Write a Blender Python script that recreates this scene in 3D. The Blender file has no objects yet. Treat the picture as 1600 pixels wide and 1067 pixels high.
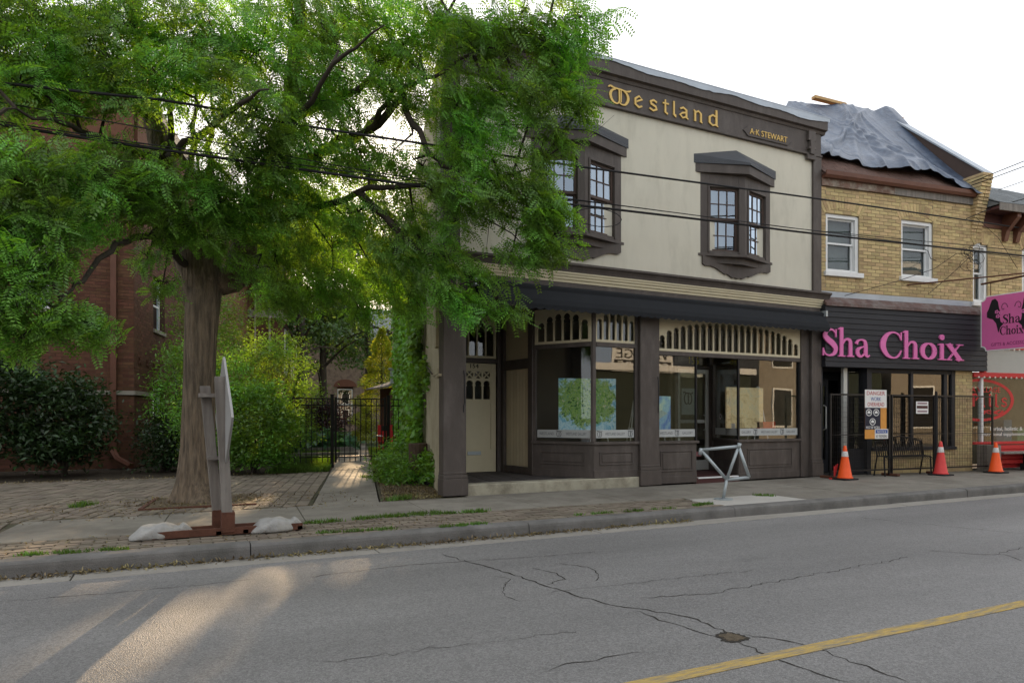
import bpy, math, random
import numpy as np
from mathutils import Vector, Matrix
R = math.radians
random.seed(7); rng = np.random.default_rng(11)
sc = bpy.context.scene
COL = sc.collection

# ------------------------------------------------------------------ camera
cam_d = bpy.data.cameras.new('camera'); cam = bpy.data.objects.new('camera', cam_d); COL.objects.link(cam)
YAW = 26.135
CAM_H = 1.22
cam.location = (0, 0, CAM_H); cam.rotation_euler = (R(90), 0, R(-YAW))
cam_d.lens = 24.0; cam_d.sensor_width = 36.0; cam_d.shift_y = 118.5/1600.0
cam_d.clip_end = 3000; cam_d.clip_start = 0.05
sc.camera = cam

# ------------------------------------------------------------------ world, sun, exposure
SUN_AZ, SUN_EL = 15.5, 16.0          # azimuth from +Y towards +X
SUN_STR, SKY_STR, EXPO = 5.0, 0.10, 1.36
w = bpy.data.worlds.new('World'); sc.world = w; w.use_nodes = True
nt = w.node_tree; nt.nodes.clear()
wo = nt.nodes.new('ShaderNodeOutputWorld'); bg = nt.nodes.new('ShaderNodeBackground')
sky = nt.nodes.new('ShaderNodeTexSky'); sky.sky_type = 'NISHITA'; sky.sun_disc = False
sky.sun_elevation = R(SUN_EL); sky.sun_rotation = R(SUN_AZ)
sky.dust_density = 3.0; sky.air_density = 1.0; sky.ozone_density = 1.0
mx = nt.nodes.new('ShaderNodeMixRGB'); mx.inputs[0].default_value = 0.86
mx.inputs[2].default_value = (5.65, 5.75, 5.98, 1)      # a high thin overcast over the clear sky
nt.links.new(sky.outputs[0], mx.inputs[1]); nt.links.new(mx.outputs[0], bg.inputs[0])
bg.inputs[1].default_value = SKY_STR
nt.links.new(bg.outputs[0], wo.inputs[0])
sun_d = bpy.data.lights.new('sun', 'SUN'); sun = bpy.data.objects.new('sun', sun_d); COL.objects.link(sun)
sun_d.energy = SUN_STR; sun_d.angle = R(0.53); sun_d.color = (1.0, 0.70, 0.40)
sdir = Vector((math.sin(R(SUN_AZ))*math.cos(R(SUN_EL)), math.cos(R(SUN_AZ))*math.cos(R(SUN_EL)), math.sin(R(SUN_EL))))
sun.rotation_euler = sdir.to_track_quat('Z', 'Y').to_euler(); sun.location = (10, 40, 30)
sc.view_settings.view_transform = 'Standard'; sc.view_settings.look = 'None'
sc.view_settings.exposure = EXPO; sc.view_settings.gamma = 1.0; sc.view_settings.use_curve_mapping = False
sc.cycles.use_denoising = True
sc.cycles.max_bounces = 8; sc.cycles.transparent_max_bounces = 16
sc.cycles.sample_clamp_indirect = 6.0
sc.cycles.caustics_reflective = False; sc.cycles.caustics_refractive = False

# ------------------------------------------------------------------ measuring helpers
_s, _c, _F = math.sin(R(YAW)), math.cos(R(YAW)), 1066.67
def at(px, py, Y):
    """a point of the photograph (1600 px wide) on the vertical plane Y metres up the street's depth"""
    u = (px-800)/_F; v = (652-py)/_F
    k = Y/(_c-_s*u)
    return Vector(((_s+_c*u)*k, Y, CAM_H+v*k))
def px_of(x, y, z):
    d = _s*x+_c*y
    if d < .1: return (-9999, -9999, d)
    return (800+_F*(_c*x-_s*y)/d, 652-_F*(z-CAM_H)/d, d)

# ------------------------------------------------------------------ materials
MATS = {}
def mat(name, col, rough=.7, var=.12, vscale=6.0, bump=0.0, bscale=60.0, isl=0.0, spec=.3, metal=0.0, col2=None, c2scale=1.5, c2lo=.45, c2hi=.65, stretch=(1,1,1), hue=0.0, bdist=.02):
    if name in MATS: return MATS[name]
    m = bpy.data.materials.new(name); m.use_nodes = True; n = m.node_tree; N = n.nodes; L = n.links
    b = N['Principled BSDF']; b.inputs['Roughness'].default_value = rough; b.inputs['Metallic'].default_value = metal
    b.inputs['Specular IOR Level'].default_value = spec
    tc = N.new('ShaderNodeTexCoord'); mp = N.new('ShaderNodeMapping'); mp.inputs['Scale'].default_value = stretch
    L.new(tc.outputs['Object'], mp.inputs['Vector'])
    nz = N.new('ShaderNodeTexNoise'); nz.inputs['Scale'].default_value = vscale; nz.inputs['Detail'].default_value = 6
    nz.inputs['Roughness'].default_value = .65
    L.new(mp.outputs[0], nz.inputs['Vector'])
    base = N.new('ShaderNodeRGB'); base.outputs[0].default_value = (*col, 1)
    cur = base.outputs[0]
    if col2:
        n2 = N.new('ShaderNodeTexNoise'); n2.inputs['Scale'].default_value = c2scale; n2.inputs['Detail'].default_value = 8; n2.inputs['Roughness'].default_value = .7
        L.new(mp.outputs[0], n2.inputs['Vector'])
        mr = N.new('ShaderNodeMapRange'); mr.inputs[1].default_value = c2lo; mr.inputs[2].default_value = c2hi
        L.new(n2.outputs['Fac'], mr.inputs[0])
        mxn = N.new('ShaderNodeMixRGB'); mxn.inputs[2].default_value = (*col2, 1)
        L.new(mr.outputs[0], mxn.inputs[0]); L.new(cur, mxn.inputs[1]); cur = mxn.outputs[0]
    # brightness factor: noise +- var, per piece +- isl
    ma = N.new('ShaderNodeMapRange'); ma.inputs[1].default_value = .25; ma.inputs[2].default_value = .75
    ma.inputs[3].default_value = 1-var; ma.inputs[4].default_value = 1+var
    L.new(nz.outputs['Fac'], ma.inputs[0]); fac = ma.outputs[0]
    hs = N.new('ShaderNodeHueSaturation'); L.new(cur, hs.inputs['Color'])
    if isl > 0:
        ge = N.new('ShaderNodeNewGeometry'); oi = N.new('ShaderNodeObjectInfo')
        ad = N.new('ShaderNodeMath'); ad.operation = 'ADD'
        L.new(ge.outputs['Random Per Island'], ad.inputs[0]); L.new(oi.outputs['Random'], ad.inputs[1])
        fr = N.new('ShaderNodeMath'); fr.operation = 'FRACT'; L.new(ad.outputs[0], fr.inputs[0])
        mi = N.new('ShaderNodeMapRange'); mi.inputs[3].default_value = 1-isl; mi.inputs[4].default_value = 1+isl
        L.new(fr.outputs[0], mi.inputs[0])
        mu = N.new('ShaderNodeMath'); mu.operation = 'MULTIPLY'; L.new(fac, mu.inputs[0]); L.new(mi.outputs[0], mu.inputs[1]); fac = mu.outputs[0]
        if hue:
            m7 = N.new('ShaderNodeMath'); m7.operation = 'MULTIPLY'; m7.inputs[1].default_value = 7.31; L.new(fr.outputs[0], m7.inputs[0])
            f7 = N.new('ShaderNodeMath'); f7.operation = 'FRACT'; L.new(m7.outputs[0], f7.inputs[0])
            mh = N.new('ShaderNodeMapRange'); mh.inputs[3].default_value = .5-hue; mh.inputs[4].default_value = .5+hue
            L.new(f7.outputs[0], mh.inputs[0]); L.new(mh.outputs[0], hs.inputs['Hue'])
    L.new(fac, hs.inputs['Value'])
    L.new(hs.outputs[0], b.inputs['Base Color'])
    if bump > 0:
        nb = N.new('ShaderNodeTexNoise'); nb.inputs['Scale'].default_value = bscale; nb.inputs['Detail'].default_value = 5
        L.new(mp.outputs[0], nb.inputs['Vector'])
        bp = N.new('ShaderNodeBump'); bp.inputs['Strength'].default_value = bump; bp.inputs['Distance'].default_value = bdist
        L.new(nb.outputs['Fac'], bp.inputs['Height']); L.new(bp.outputs[0], b.inputs['Normal'])
    MATS[name] = m
    return m

def leaf_mat(name, col, trans=.45, var=.35, hue=.02, tcol=None):
    m = bpy.data.materials.new(name); m.use_nodes = True; n = m.node_tree; N = n.nodes; L = n.links
    N.remove(N['Principled BSDF']); out = N['Material Output']
    ge = N.new('ShaderNodeNewGeometry'); hs = N.new('ShaderNodeHueSaturation'); hs.inputs['Color'].default_value = (*col, 1)
    tc = N.new('ShaderNodeTexCoord'); nz = N.new('ShaderNodeTexNoise'); nz.inputs['Scale'].default_value = 1.1; nz.inputs['Detail'].default_value = 3
    L.new(tc.outputs['Object'], nz.inputs['Vector'])
    mi = N.new('ShaderNodeMapRange'); mi.inputs[3].default_value = 1-var; mi.inputs[4].default_value = 1+var
    L.new(ge.outputs['Random Per Island'], mi.inputs[0])
    mn = N.new('ShaderNodeMapRange'); mn.inputs[1].default_value = .32; mn.inputs[2].default_value = .68; mn.inputs[3].default_value = .6; mn.inputs[4].default_value = 1.5
    L.new(nz.outputs['Fac'], mn.inputs[0])
    mu = N.new('ShaderNodeMath'); mu.operation = 'MULTIPLY'; L.new(mi.outputs[0], mu.inputs[0]); L.new(mn.outputs[0], mu.inputs[1])
    L.new(mu.outputs[0], hs.inputs['Value'])
    mh = N.new('ShaderNodeMapRange'); mh.inputs[3].default_value = .5-hue; mh.inputs[4].default_value = .5+hue
    L.new(nz.outputs['Fac'], mh.inputs[0]); mh.inputs[1].default_value = .3; mh.inputs[2].default_value = .7
    L.new(mh.outputs[0], hs.inputs['Hue'])
    d = N.new('ShaderNodeBsdfDiffuse'); t = N.new('ShaderNodeBsdfTranslucent'); g = N.new('ShaderNodeBsdfGlossy'); g.inputs['Roughness'].default_value = .45
    L.new(hs.outputs[0], d.inputs['Color'])
    tm = N.new('ShaderNodeMixRGB'); tm.blend_type = 'MULTIPLY'; tm.inputs[0].default_value = 1; tm.inputs[2].default_value = (*(tcol or (1.9, 1.55, .55)), 1)
    L.new(hs.outputs[0], tm.inputs[1]); L.new(tm.outputs[0], t.inputs['Color'])
    x1 = N.new('ShaderNodeMixShader'); x1.inputs[0].default_value = trans
    L.new(d.outputs[0], x1.inputs[1]); L.new(t.outputs[0], x1.inputs[2])
    x2 = N.new('ShaderNodeMixShader'); x2.inputs[0].default_value = .04
    L.new(x1.outputs[0], x2.inputs[1]); L.new(g.outputs[0], x2.inputs[2])
    L.new(x2.outputs[0], out.inputs['Surface'])
    MATS[name] = m
    return m

def glass_mat(name, tint=(.8, .85, .83), refl=1.0, ior=1.5, gcol=(.95, .97, 1, 1)):
    m = bpy.data.materials.new(name); m.use_nodes = True; n = m.node_tree; N = n.nodes; L = n.links
    N.remove(N['Principled BSDF']); out = N['Material Output']
    tr = N.new('ShaderNodeBsdfTransparent'); tr.inputs[0].default_value = (*tint, 1)
    gl = N.new('ShaderNodeBsdfGlossy'); gl.inputs['Roughness'].default_value = 0.0; gl.inputs[0].default_value = gcol
    fr = N.new('ShaderNodeFresnel'); fr.inputs['IOR'].default_value = ior
    mu = N.new('ShaderNodeMath'); mu.operation = 'MULTIPLY'; mu.inputs[1].default_value = refl; mu.use_clamp = True
    tc = N.new('ShaderNodeTexCoord'); nz = N.new('ShaderNodeTexNoise'); nz.inputs['Scale'].default_value = 1.3; nz.inputs['Detail'].default_value = 1
    bp = N.new('ShaderNodeBump'); bp.inputs['Strength'].default_value = .02; bp.inputs['Distance'].default_value = .05
    L.new(tc.outputs['Object'], nz.inputs['Vector']); L.new(nz.outputs['Fac'], bp.inputs['Height']); L.new(bp.outputs[0], gl.inputs['Normal'])
    gb = N.new('ShaderNodeNewGeometry'); mi_ = N.new('ShaderNodeMapRange'); mi_.inputs[3].default_value = ior; mi_.inputs[4].default_value = 1/ior
    L.new(gb.outputs['Backfacing'], mi_.inputs[0]); L.new(mi_.outputs[0], fr.inputs['IOR'])
    L.new(fr.outputs[0], mu.inputs[0])
    mxs = N.new('ShaderNodeMixShader'); L.new(mu.outputs[0], mxs.inputs[0]); L.new(tr.outputs[0], mxs.inputs[1]); L.new(gl.outputs[0], mxs.inputs[2])
    L.new(mxs.outputs[0], out.inputs['Surface'])
    MATS[name] = m
    return m

M_brown = mat('dark_brown_paint', (.080, .067, .059), .6, .16, 5, .12, 60, col2=(.105, .092, .082), c2scale=2.5, c2lo=.5, c2hi=.75, stretch=(1.5, 1.5, .5))
M_stucco = mat('cream_stucco', (.60, .575, .475), .85, .06, 1.6, .35, 120, col2=(.47, .45, .365), c2scale=1.3, c2lo=.50, c2hi=.78, stretch=(1.6, 1.6, .5))
M_cream = mat('cream_paint', (.56, .50, .34), .6, .06, 3, .03, 60)
M_creamtrim = mat('cream_trim_paint', (.58, .52, .36), .6, .08, 3, .03, 60)
M_navy = mat('navy_canvas', (.0085, .0105, .0135), .8, .2, 5, .1, 200)
M_flash = mat('grey_sheet_metal', (.36, .40, .44), .42, .15, 2.5, .1, 8, metal=.35)
M_roofgrey = mat('dark_sheet_roof', (.055, .06, .068), .55, .15, 3)
M_gold = mat('gold_leaf_paint', (.62, .42, .13), .45, .12, 8, metal=.25)
M_glass = glass_mat('window_glass', (.93, .95, .94), 1.15)
M_glass_up = glass_mat('upper_window_glass', (.45, .48, .50), 6.0, gcol=(.70, .82, .95, 1))
M_glass_sha = glass_mat('old_window_glass', (.85, .9, .9), 1.3)
M_black = mat('black_painted_metal', (.012, .012, .013), .45, .15, 10)
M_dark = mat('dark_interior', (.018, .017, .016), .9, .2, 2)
M_room = mat('gallery_wall_paint', (.20, .17, .13), .9, .08, 1.5)
M_roomfloor = mat('gallery_floor_boards', (.12, .08, .05), .6, .2, 3, stretch=(1, 8, 1))
M_conc = mat('pavement_concrete', (.215, .20, .168), .92, .16, 3.5, .35, 140, isl=.09, col2=(.15, .135, .11), c2scale=1.1)
M_pale_conc = mat('new_concrete', (.40, .385, .35), .9, .08, 4, .25, 140)
M_kerb = mat('kerb_concrete', (.145, .14, .132), .9, .22, 3, .4, 90, isl=.08, col2=(.10, .098, .09), c2scale=2.0)
M_gutter = mat('gutter_concrete', (.26, .245, .215), .92, .15, 4, .3, 100, isl=.06)
M_step = mat('step_concrete', (.36, .34, .26), .9, .15, 4, .3, 80, col2=(.22, .2, .15), c2scale=3)
M_paver = mat('clay_paver', (.185, .155, .118), .9, .15, 12, .3, 120, isl=.22, col2=(.15, .13, .10), c2scale=1.4, hue=.012)
M_sand = mat('joint_sand', (.085, .072, .048), .95, .3, 9, .4, 150, col2=(.05, .06, .025), c2scale=2)
M_soil = mat('garden_soil', (.045, .034, .022), .95, .35, 6, .6, 60)
M_dirt = mat('dry_litter_soil', (.12, .095, .06), .95, .35, 12, .7, 70)
M_turf = mat('turf_earth', (.045, .07, .018), .95, .35, 5, .5, 60)
M_ybrick = mat('yellow_brick', (.50, .385, .195), .88, .16, 14, .25, 120, isl=.20, hue=.012, col2=(.38, .28, .15), c2scale=2.2)
M_ymortar = mat('yellow_mortar', (.30, .25, .16), .95, .15, 8, .2, 100)
M_rbrick = mat('red_brick', (.120, .056, .033), .88, .18, 14, .25, 120, isl=.22, hue=.012)
M_rmortar = mat('red_mortar', (.10, .06, .045), .95, .15, 8)
M_stone = mat('sill_stone', (.30, .27, .23), .9, .15, 5, .2, 60)
M_white = mat('white_paint', (.74, .75, .74), .55, .06, 5)
M_char = mat('charcoal_siding', (.022, .023, .027), .6, .15, 4, .05, 40, isl=.10)
M_pink = mat('pink_sign_paint', (.70, .17, .42), .5, .05, 3)
M_pinkdark = mat('pink_board', (.66, .14, .36), .5, .06, 3)
M_copper = mat('copper_brown_gutter', (.13, .055, .035), .45, .2, 3)
M_shingle = mat('brown_shingle', (.10, .058, .045), .9, .25, 8, .4, 60, isl=.18)
M_gshingle = mat('grey_shingle', (.17, .185, .19), .9, .2, 8, .4, 60, isl=.15)
M_oldwood = mat('weathered_wood', (.25, .23, .205), .9, .35, 5, .7, 30, stretch=(9, 9, .7), col2=(.15, .135, .12), c2scale=2.5)
M_timber = mat('raw_timber', (.48, .31, .14), .8, .2, 6, .2, 30)
M_rust = mat('rusted_steel', (.10, .042, .026), .85, .3, 9, .4, 60)
M_bark = mat('locust_bark', (.185, .142, .098), .95, .4, 5, 1.0, 5, stretch=(5, 5, .55), col2=(.085, .068, .05), c2scale=3.2, c2lo=.42, c2hi=.62, bdist=.06)
M_bark2 = mat('dark_bark', (.05, .042, .032), .95, .3, 5, .8, 14, stretch=(4, 4, .8))
M_branch = mat('branch_bark', (.045, .037, .028), .95, .3, 6, .5, 20)
M_sandbag = mat('white_poly_sack', (.31, .31, .295), .75, .2, 5, .7, 18, col2=(.22, .205, .17), c2scale=4, c2lo=.5, c2hi=.75)
M_steel = mat('galvanised_steel', (.36, .40, .41), .45, .12, 6, metal=.45)
M_orange = mat('orange_cone_plastic', (.85, .10, .015), .5, .1, 5)
M_redcone = mat('faded_red_cone_plastic', (.62, .055, .05), .55, .12, 5)
M_refl = mat('reflective_collar', (.62, .60, .58), .4, .06, 8)
M_rubber = mat('black_rubber', (.016, .016, .017), .8, .2, 8)
M_red = mat('red_paint', (.50, .030, .032), .55, .1, 4)
M_maroon = mat('maroon_paint', (.075, .03, .028), .7, .1, 4)
M_grey = mat('grey_panel', (.40, .40, .37), .7, .06, 3)
M_alu = mat('aluminium_door', (.50, .51, .48), .45, .06, 4, metal=.2)
M_ink = mat('black_ink', (.012, .011, .013), .7, .1, 5)
M_yellow = mat('yellow_road_paint', (.43, .30, .09), .85, .25, 14, .3, 200, col2=(.20, .185, .15), c2scale=5.0, c2lo=.44, c2hi=.62, stretch=(1, 7, 1))
M_crack = mat('crack_dirt', (.030, .026, .021), .95, .3, 10)
M_pothole = mat('pothole_rubble', (.095, .075, .05), .95, .4, 25, .8, 60)
M_concrete_w = mat('side_wall_render', (.40, .355, .25), .9, .15, 2.2, .3, 60, col2=(.30, .26, .17), c2scale=1.2)
M_cap = mat('brown_trim', (.075, .05, .04), .6, .15, 4)
M_opp = mat('cream_render', (.42, .36, .25), .85, .06, 2)
M_opp2 = mat('pale_brick_render', (.26, .23, .19), .85, .12, 4)

def asphalt():
    m = bpy.data.materials.new('worn_asphalt'); m.use_nodes = True; n = m.node_tree; N = n.nodes; L = n.links
    b = N['Principled BSDF']; b.inputs['Roughness'].default_value = .62; b.inputs['Specular IOR Level'].default_value = .5
    tc = N.new('ShaderNodeTexCoord')
    vo = N.new('ShaderNodeTexVoronoi'); vo.inputs['Scale'].default_value = 120; L.new(tc.outputs['Object'], vo.inputs['Vector'])
    nf = N.new('ShaderNodeTexNoise'); nf.inputs['Scale'].default_value = 190; nf.inputs['Detail'].default_value = 4; L.new(tc.outputs['Object'], nf.inputs['Vector'])
    nl = N.new('ShaderNodeTexNoise'); nl.inputs['Scale'].default_value = .55; nl.inputs['Detail'].default_value = 7; nl.inputs['Roughness'].default_value = .6
    mp = N.new('ShaderNodeMapping'); mp.inputs['Scale'].default_value = (.35, 1.6, 1); L.new(tc.outputs['Object'], mp.inputs[0]); L.new(mp.outputs[0], nl.inputs['Vector'])
    cr = N.new('ShaderNodeValToRGB'); cr.color_ramp.elements[0].position = .33; cr.color_ramp.elements[0].color = (.115, .113, .110, 1)
    cr.color_ramp.elements[1].position = .68; cr.color_ramp.elements[1].color = (.225, .220, .212, 1)
    L.new(nf.outputs['Fac'], cr.inputs[0])
    hv = N.new('ShaderNodeTexVoronoi'); hv.inputs['Scale'].default_value = 95; L.new(tc.outputs['Object'], hv.inputs['Vector'])
    sp = N.new('ShaderNodeSeparateColor'); L.new(hv.outputs['Color'], sp.inputs[0])
    mr2 = N.new('ShaderNodeMapRange'); mr2.inputs[3].default_value = .72; mr2.inputs[4].default_value = 1.28; L.new(sp.outputs[0], mr2.inputs[0])
    mr = N.new('ShaderNodeMapRange'); mr.inputs[1].default_value = .3; mr.inputs[2].default_value = .7; mr.inputs[3].default_value = .80; mr.inputs[4].default_value = 1.16
    L.new(nl.outputs['Fac'], mr.inputs[0])
    mu = N.new('ShaderNodeMath'); mu.operation = 'MULTIPLY'; L.new(mr.outputs[0], mu.inputs[0]); L.new(mr2.outputs[0], mu.inputs[1])
    # wheel tracks worn paler, a darker oily band between them, and blotchy old stains
    sx = N.new('ShaderNodeSeparateXYZ'); L.new(tc.outputs['Object'], sx.inputs[0])
    nw = N.new('ShaderNodeTexNoise'); nw.inputs['Scale'].default_value = .4; L.new(tc.outputs['Object'], nw.inputs['Vector'])
    yw = N.new('ShaderNodeMath'); yw.operation = 'MULTIPLY_ADD'; yw.inputs[1].default_value = .5; L.new(nw.outputs['Fac'], yw.inputs[0]); L.new(sx.outputs['Y'], yw.inputs[2])
    ys = N.new('ShaderNodeMath'); ys.operation = 'MULTIPLY'; ys.inputs[1].default_value = 3.6; L.new(yw.outputs[0], ys.inputs[0])
    sn = N.new('ShaderNodeMath'); sn.operation = 'SINE'; L.new(ys.outputs[0], sn.inputs[0])
    tk_ = N.new('ShaderNodeMapRange'); tk_.inputs[1].default_value = -1; tk_.inputs[3].default_value = .93; tk_.inputs[4].default_value = 1.06; L.new(sn.outputs[0], tk_.inputs[0])
    st = N.new('ShaderNodeTexNoise'); st.inputs['Scale'].default_value = 1.7; st.inputs['Detail'].default_value = 8; st.inputs['Roughness'].default_value = .7; L.new(tc.outputs['Object'], st.inputs['Vector'])
    sm_ = N.new('ShaderNodeMapRange'); sm_.inputs[1].default_value = .60; sm_.inputs[2].default_value = .74; sm_.inputs[3].default_value = 1; sm_.inputs[4].default_value = .72; L.new(st.outputs['Fac'], sm_.inputs[0])
    m2 = N.new('ShaderNodeMath'); m2.operation = 'MULTIPLY'; L.new(mu.outputs[0], m2.inputs[0]); L.new(tk_.outputs[0], m2.inputs[1])
    m3 = N.new('ShaderNodeMath'); m3.operation = 'MULTIPLY'; L.new(m2.outputs[0], m3.inputs[0]); L.new(sm_.outputs[0], m3.inputs[1])
    hs = N.new('ShaderNodeHueSaturation'); L.new(cr.outputs[0], hs.inputs['Color']); L.new(m3.outputs[0], hs.inputs['Value'])
    L.new(hs.outputs[0], b.inputs['Base Color'])
    bp = N.new('ShaderNodeBump'); bp.inputs['Strength'].default_value = .55; bp.inputs['Distance'].default_value = .008
    L.new(vo.outputs['Distance'], bp.inputs['Height']); L.new(bp.outputs[0], b.inputs['Normal'])
    return m
M_asph = asphalt()

def tarp_mat():
    m = bpy.data.materials.new('silver_tarpaulin'); m.use_nodes = True; n = m.node_tree; N = n.nodes; L = n.links
    b = N['Principled BSDF']; b.inputs['Roughness'].default_value = .33; b.inputs['Specular IOR Level'].default_value = .6
    tc = N.new('ShaderNodeTexCoord')
    a = N.new('ShaderNodeTexNoise'); a.inputs['Scale'].default_value = 3.0; a.inputs['Detail'].default_value = 8; a.inputs['Roughness'].default_value = .62; a.inputs['Distortion'].default_value = 1.4
    L.new(tc.outputs['Object'], a.inputs['Vector'])
    cr = N.new('ShaderNodeValToRGB'); cr.color_ramp.elements[0].position = .3; cr.color_ramp.elements[0].color = (.04, .056, .088, 1)
    cr.color_ramp.elements[1].position = .72; cr.color_ramp.elements[1].color = (.10, .135, .195, 1); L.new(a.outputs['Fac'], cr.inputs[0])
    L.new(cr.outputs[0], b.inputs['Base Color'])
    bp = N.new('ShaderNodeBump'); bp.inputs['Strength'].default_value = .55; bp.inputs['Distance'].default_value = .05
    L.new(a.outputs['Fac'], bp.inputs['Height']); L.new(bp.outputs[0], b.inputs['Normal'])
    return m
M_tarp = tarp_mat()

def painting_mat(name, cols, scale=3.0, seed=0.0, blob=None):
    """dabs of colour: a plain generic landscape"""
    m = bpy.data.materials.new(name); m.use_nodes = True; n = m.node_tree; N = n.nodes; L = n.links
    b = N['Principled BSDF']; b.inputs['Roughness'].default_value = .5
    tc = N.new('ShaderNodeTexCoord'); mp = N.new('ShaderNodeMapping'); mp.inputs['Location'].default_value = (seed, seed*.7, 0)
    L.new(tc.outputs['Object'], mp.inputs[0])
    nz = N.new('ShaderNodeTexNoise'); nz.inputs['Scale'].default_value = scale; nz.inputs['Detail'].default_value = 9; nz.inputs['Roughness'].default_value = .7; nz.inputs['Distortion'].default_value = .8
    L.new(mp.outputs[0], nz.inputs['Vector'])
    cr = N.new('ShaderNodeValToRGB'); el = cr.color_ramp.elements
    el[0].position = .30; el[0].color = (*cols[0], 1); el[1].position = .70; el[1].color = (*cols[-1], 1)
    for i, cc in enumerate(cols[1:-1]):
        e = el.new(.30+.4*(i+1)/(len(cols)-1)); e.color = (*cc, 1)
    L.new(nz.outputs['Fac'], cr.inputs[0]); L.new(cr.outputs[0], b.inputs['Base Color'])
    MATS[name] = m
    return m

# ------------------------------------------------------------------ geometry helpers
class Fr:
    """a local frame: s along, o outward, z up"""
    def __init__(s, ox, oy, d=(1, 0), out=(0, -1)):
        s.o = (ox, oy); s.d = d; s.u = out
        s.flip = (d[0]*out[1]-d[1]*out[0]) < 0
    def __call__(s, a, b, z):
        return (s.o[0]+s.d[0]*a+s.u[0]*b, s.o[1]+s.d[1]*a+s.u[1]*b, z)
WORLD = Fr(0, 0, (1, 0), (0, 1))
def wallframe(x0, y0, x1, y1, left=False):
    """frame along a wall from p0 to p1, outward = right-hand side of travel (or left)"""
    L = math.hypot(x1-x0, y1-y0); d = ((x1-x0)/L, (y1-y0)/L); u = (d[1], -d[0])
    if left: u = (-u[0], -u[1])
    return Fr(x0, y0, d, u), L

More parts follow.
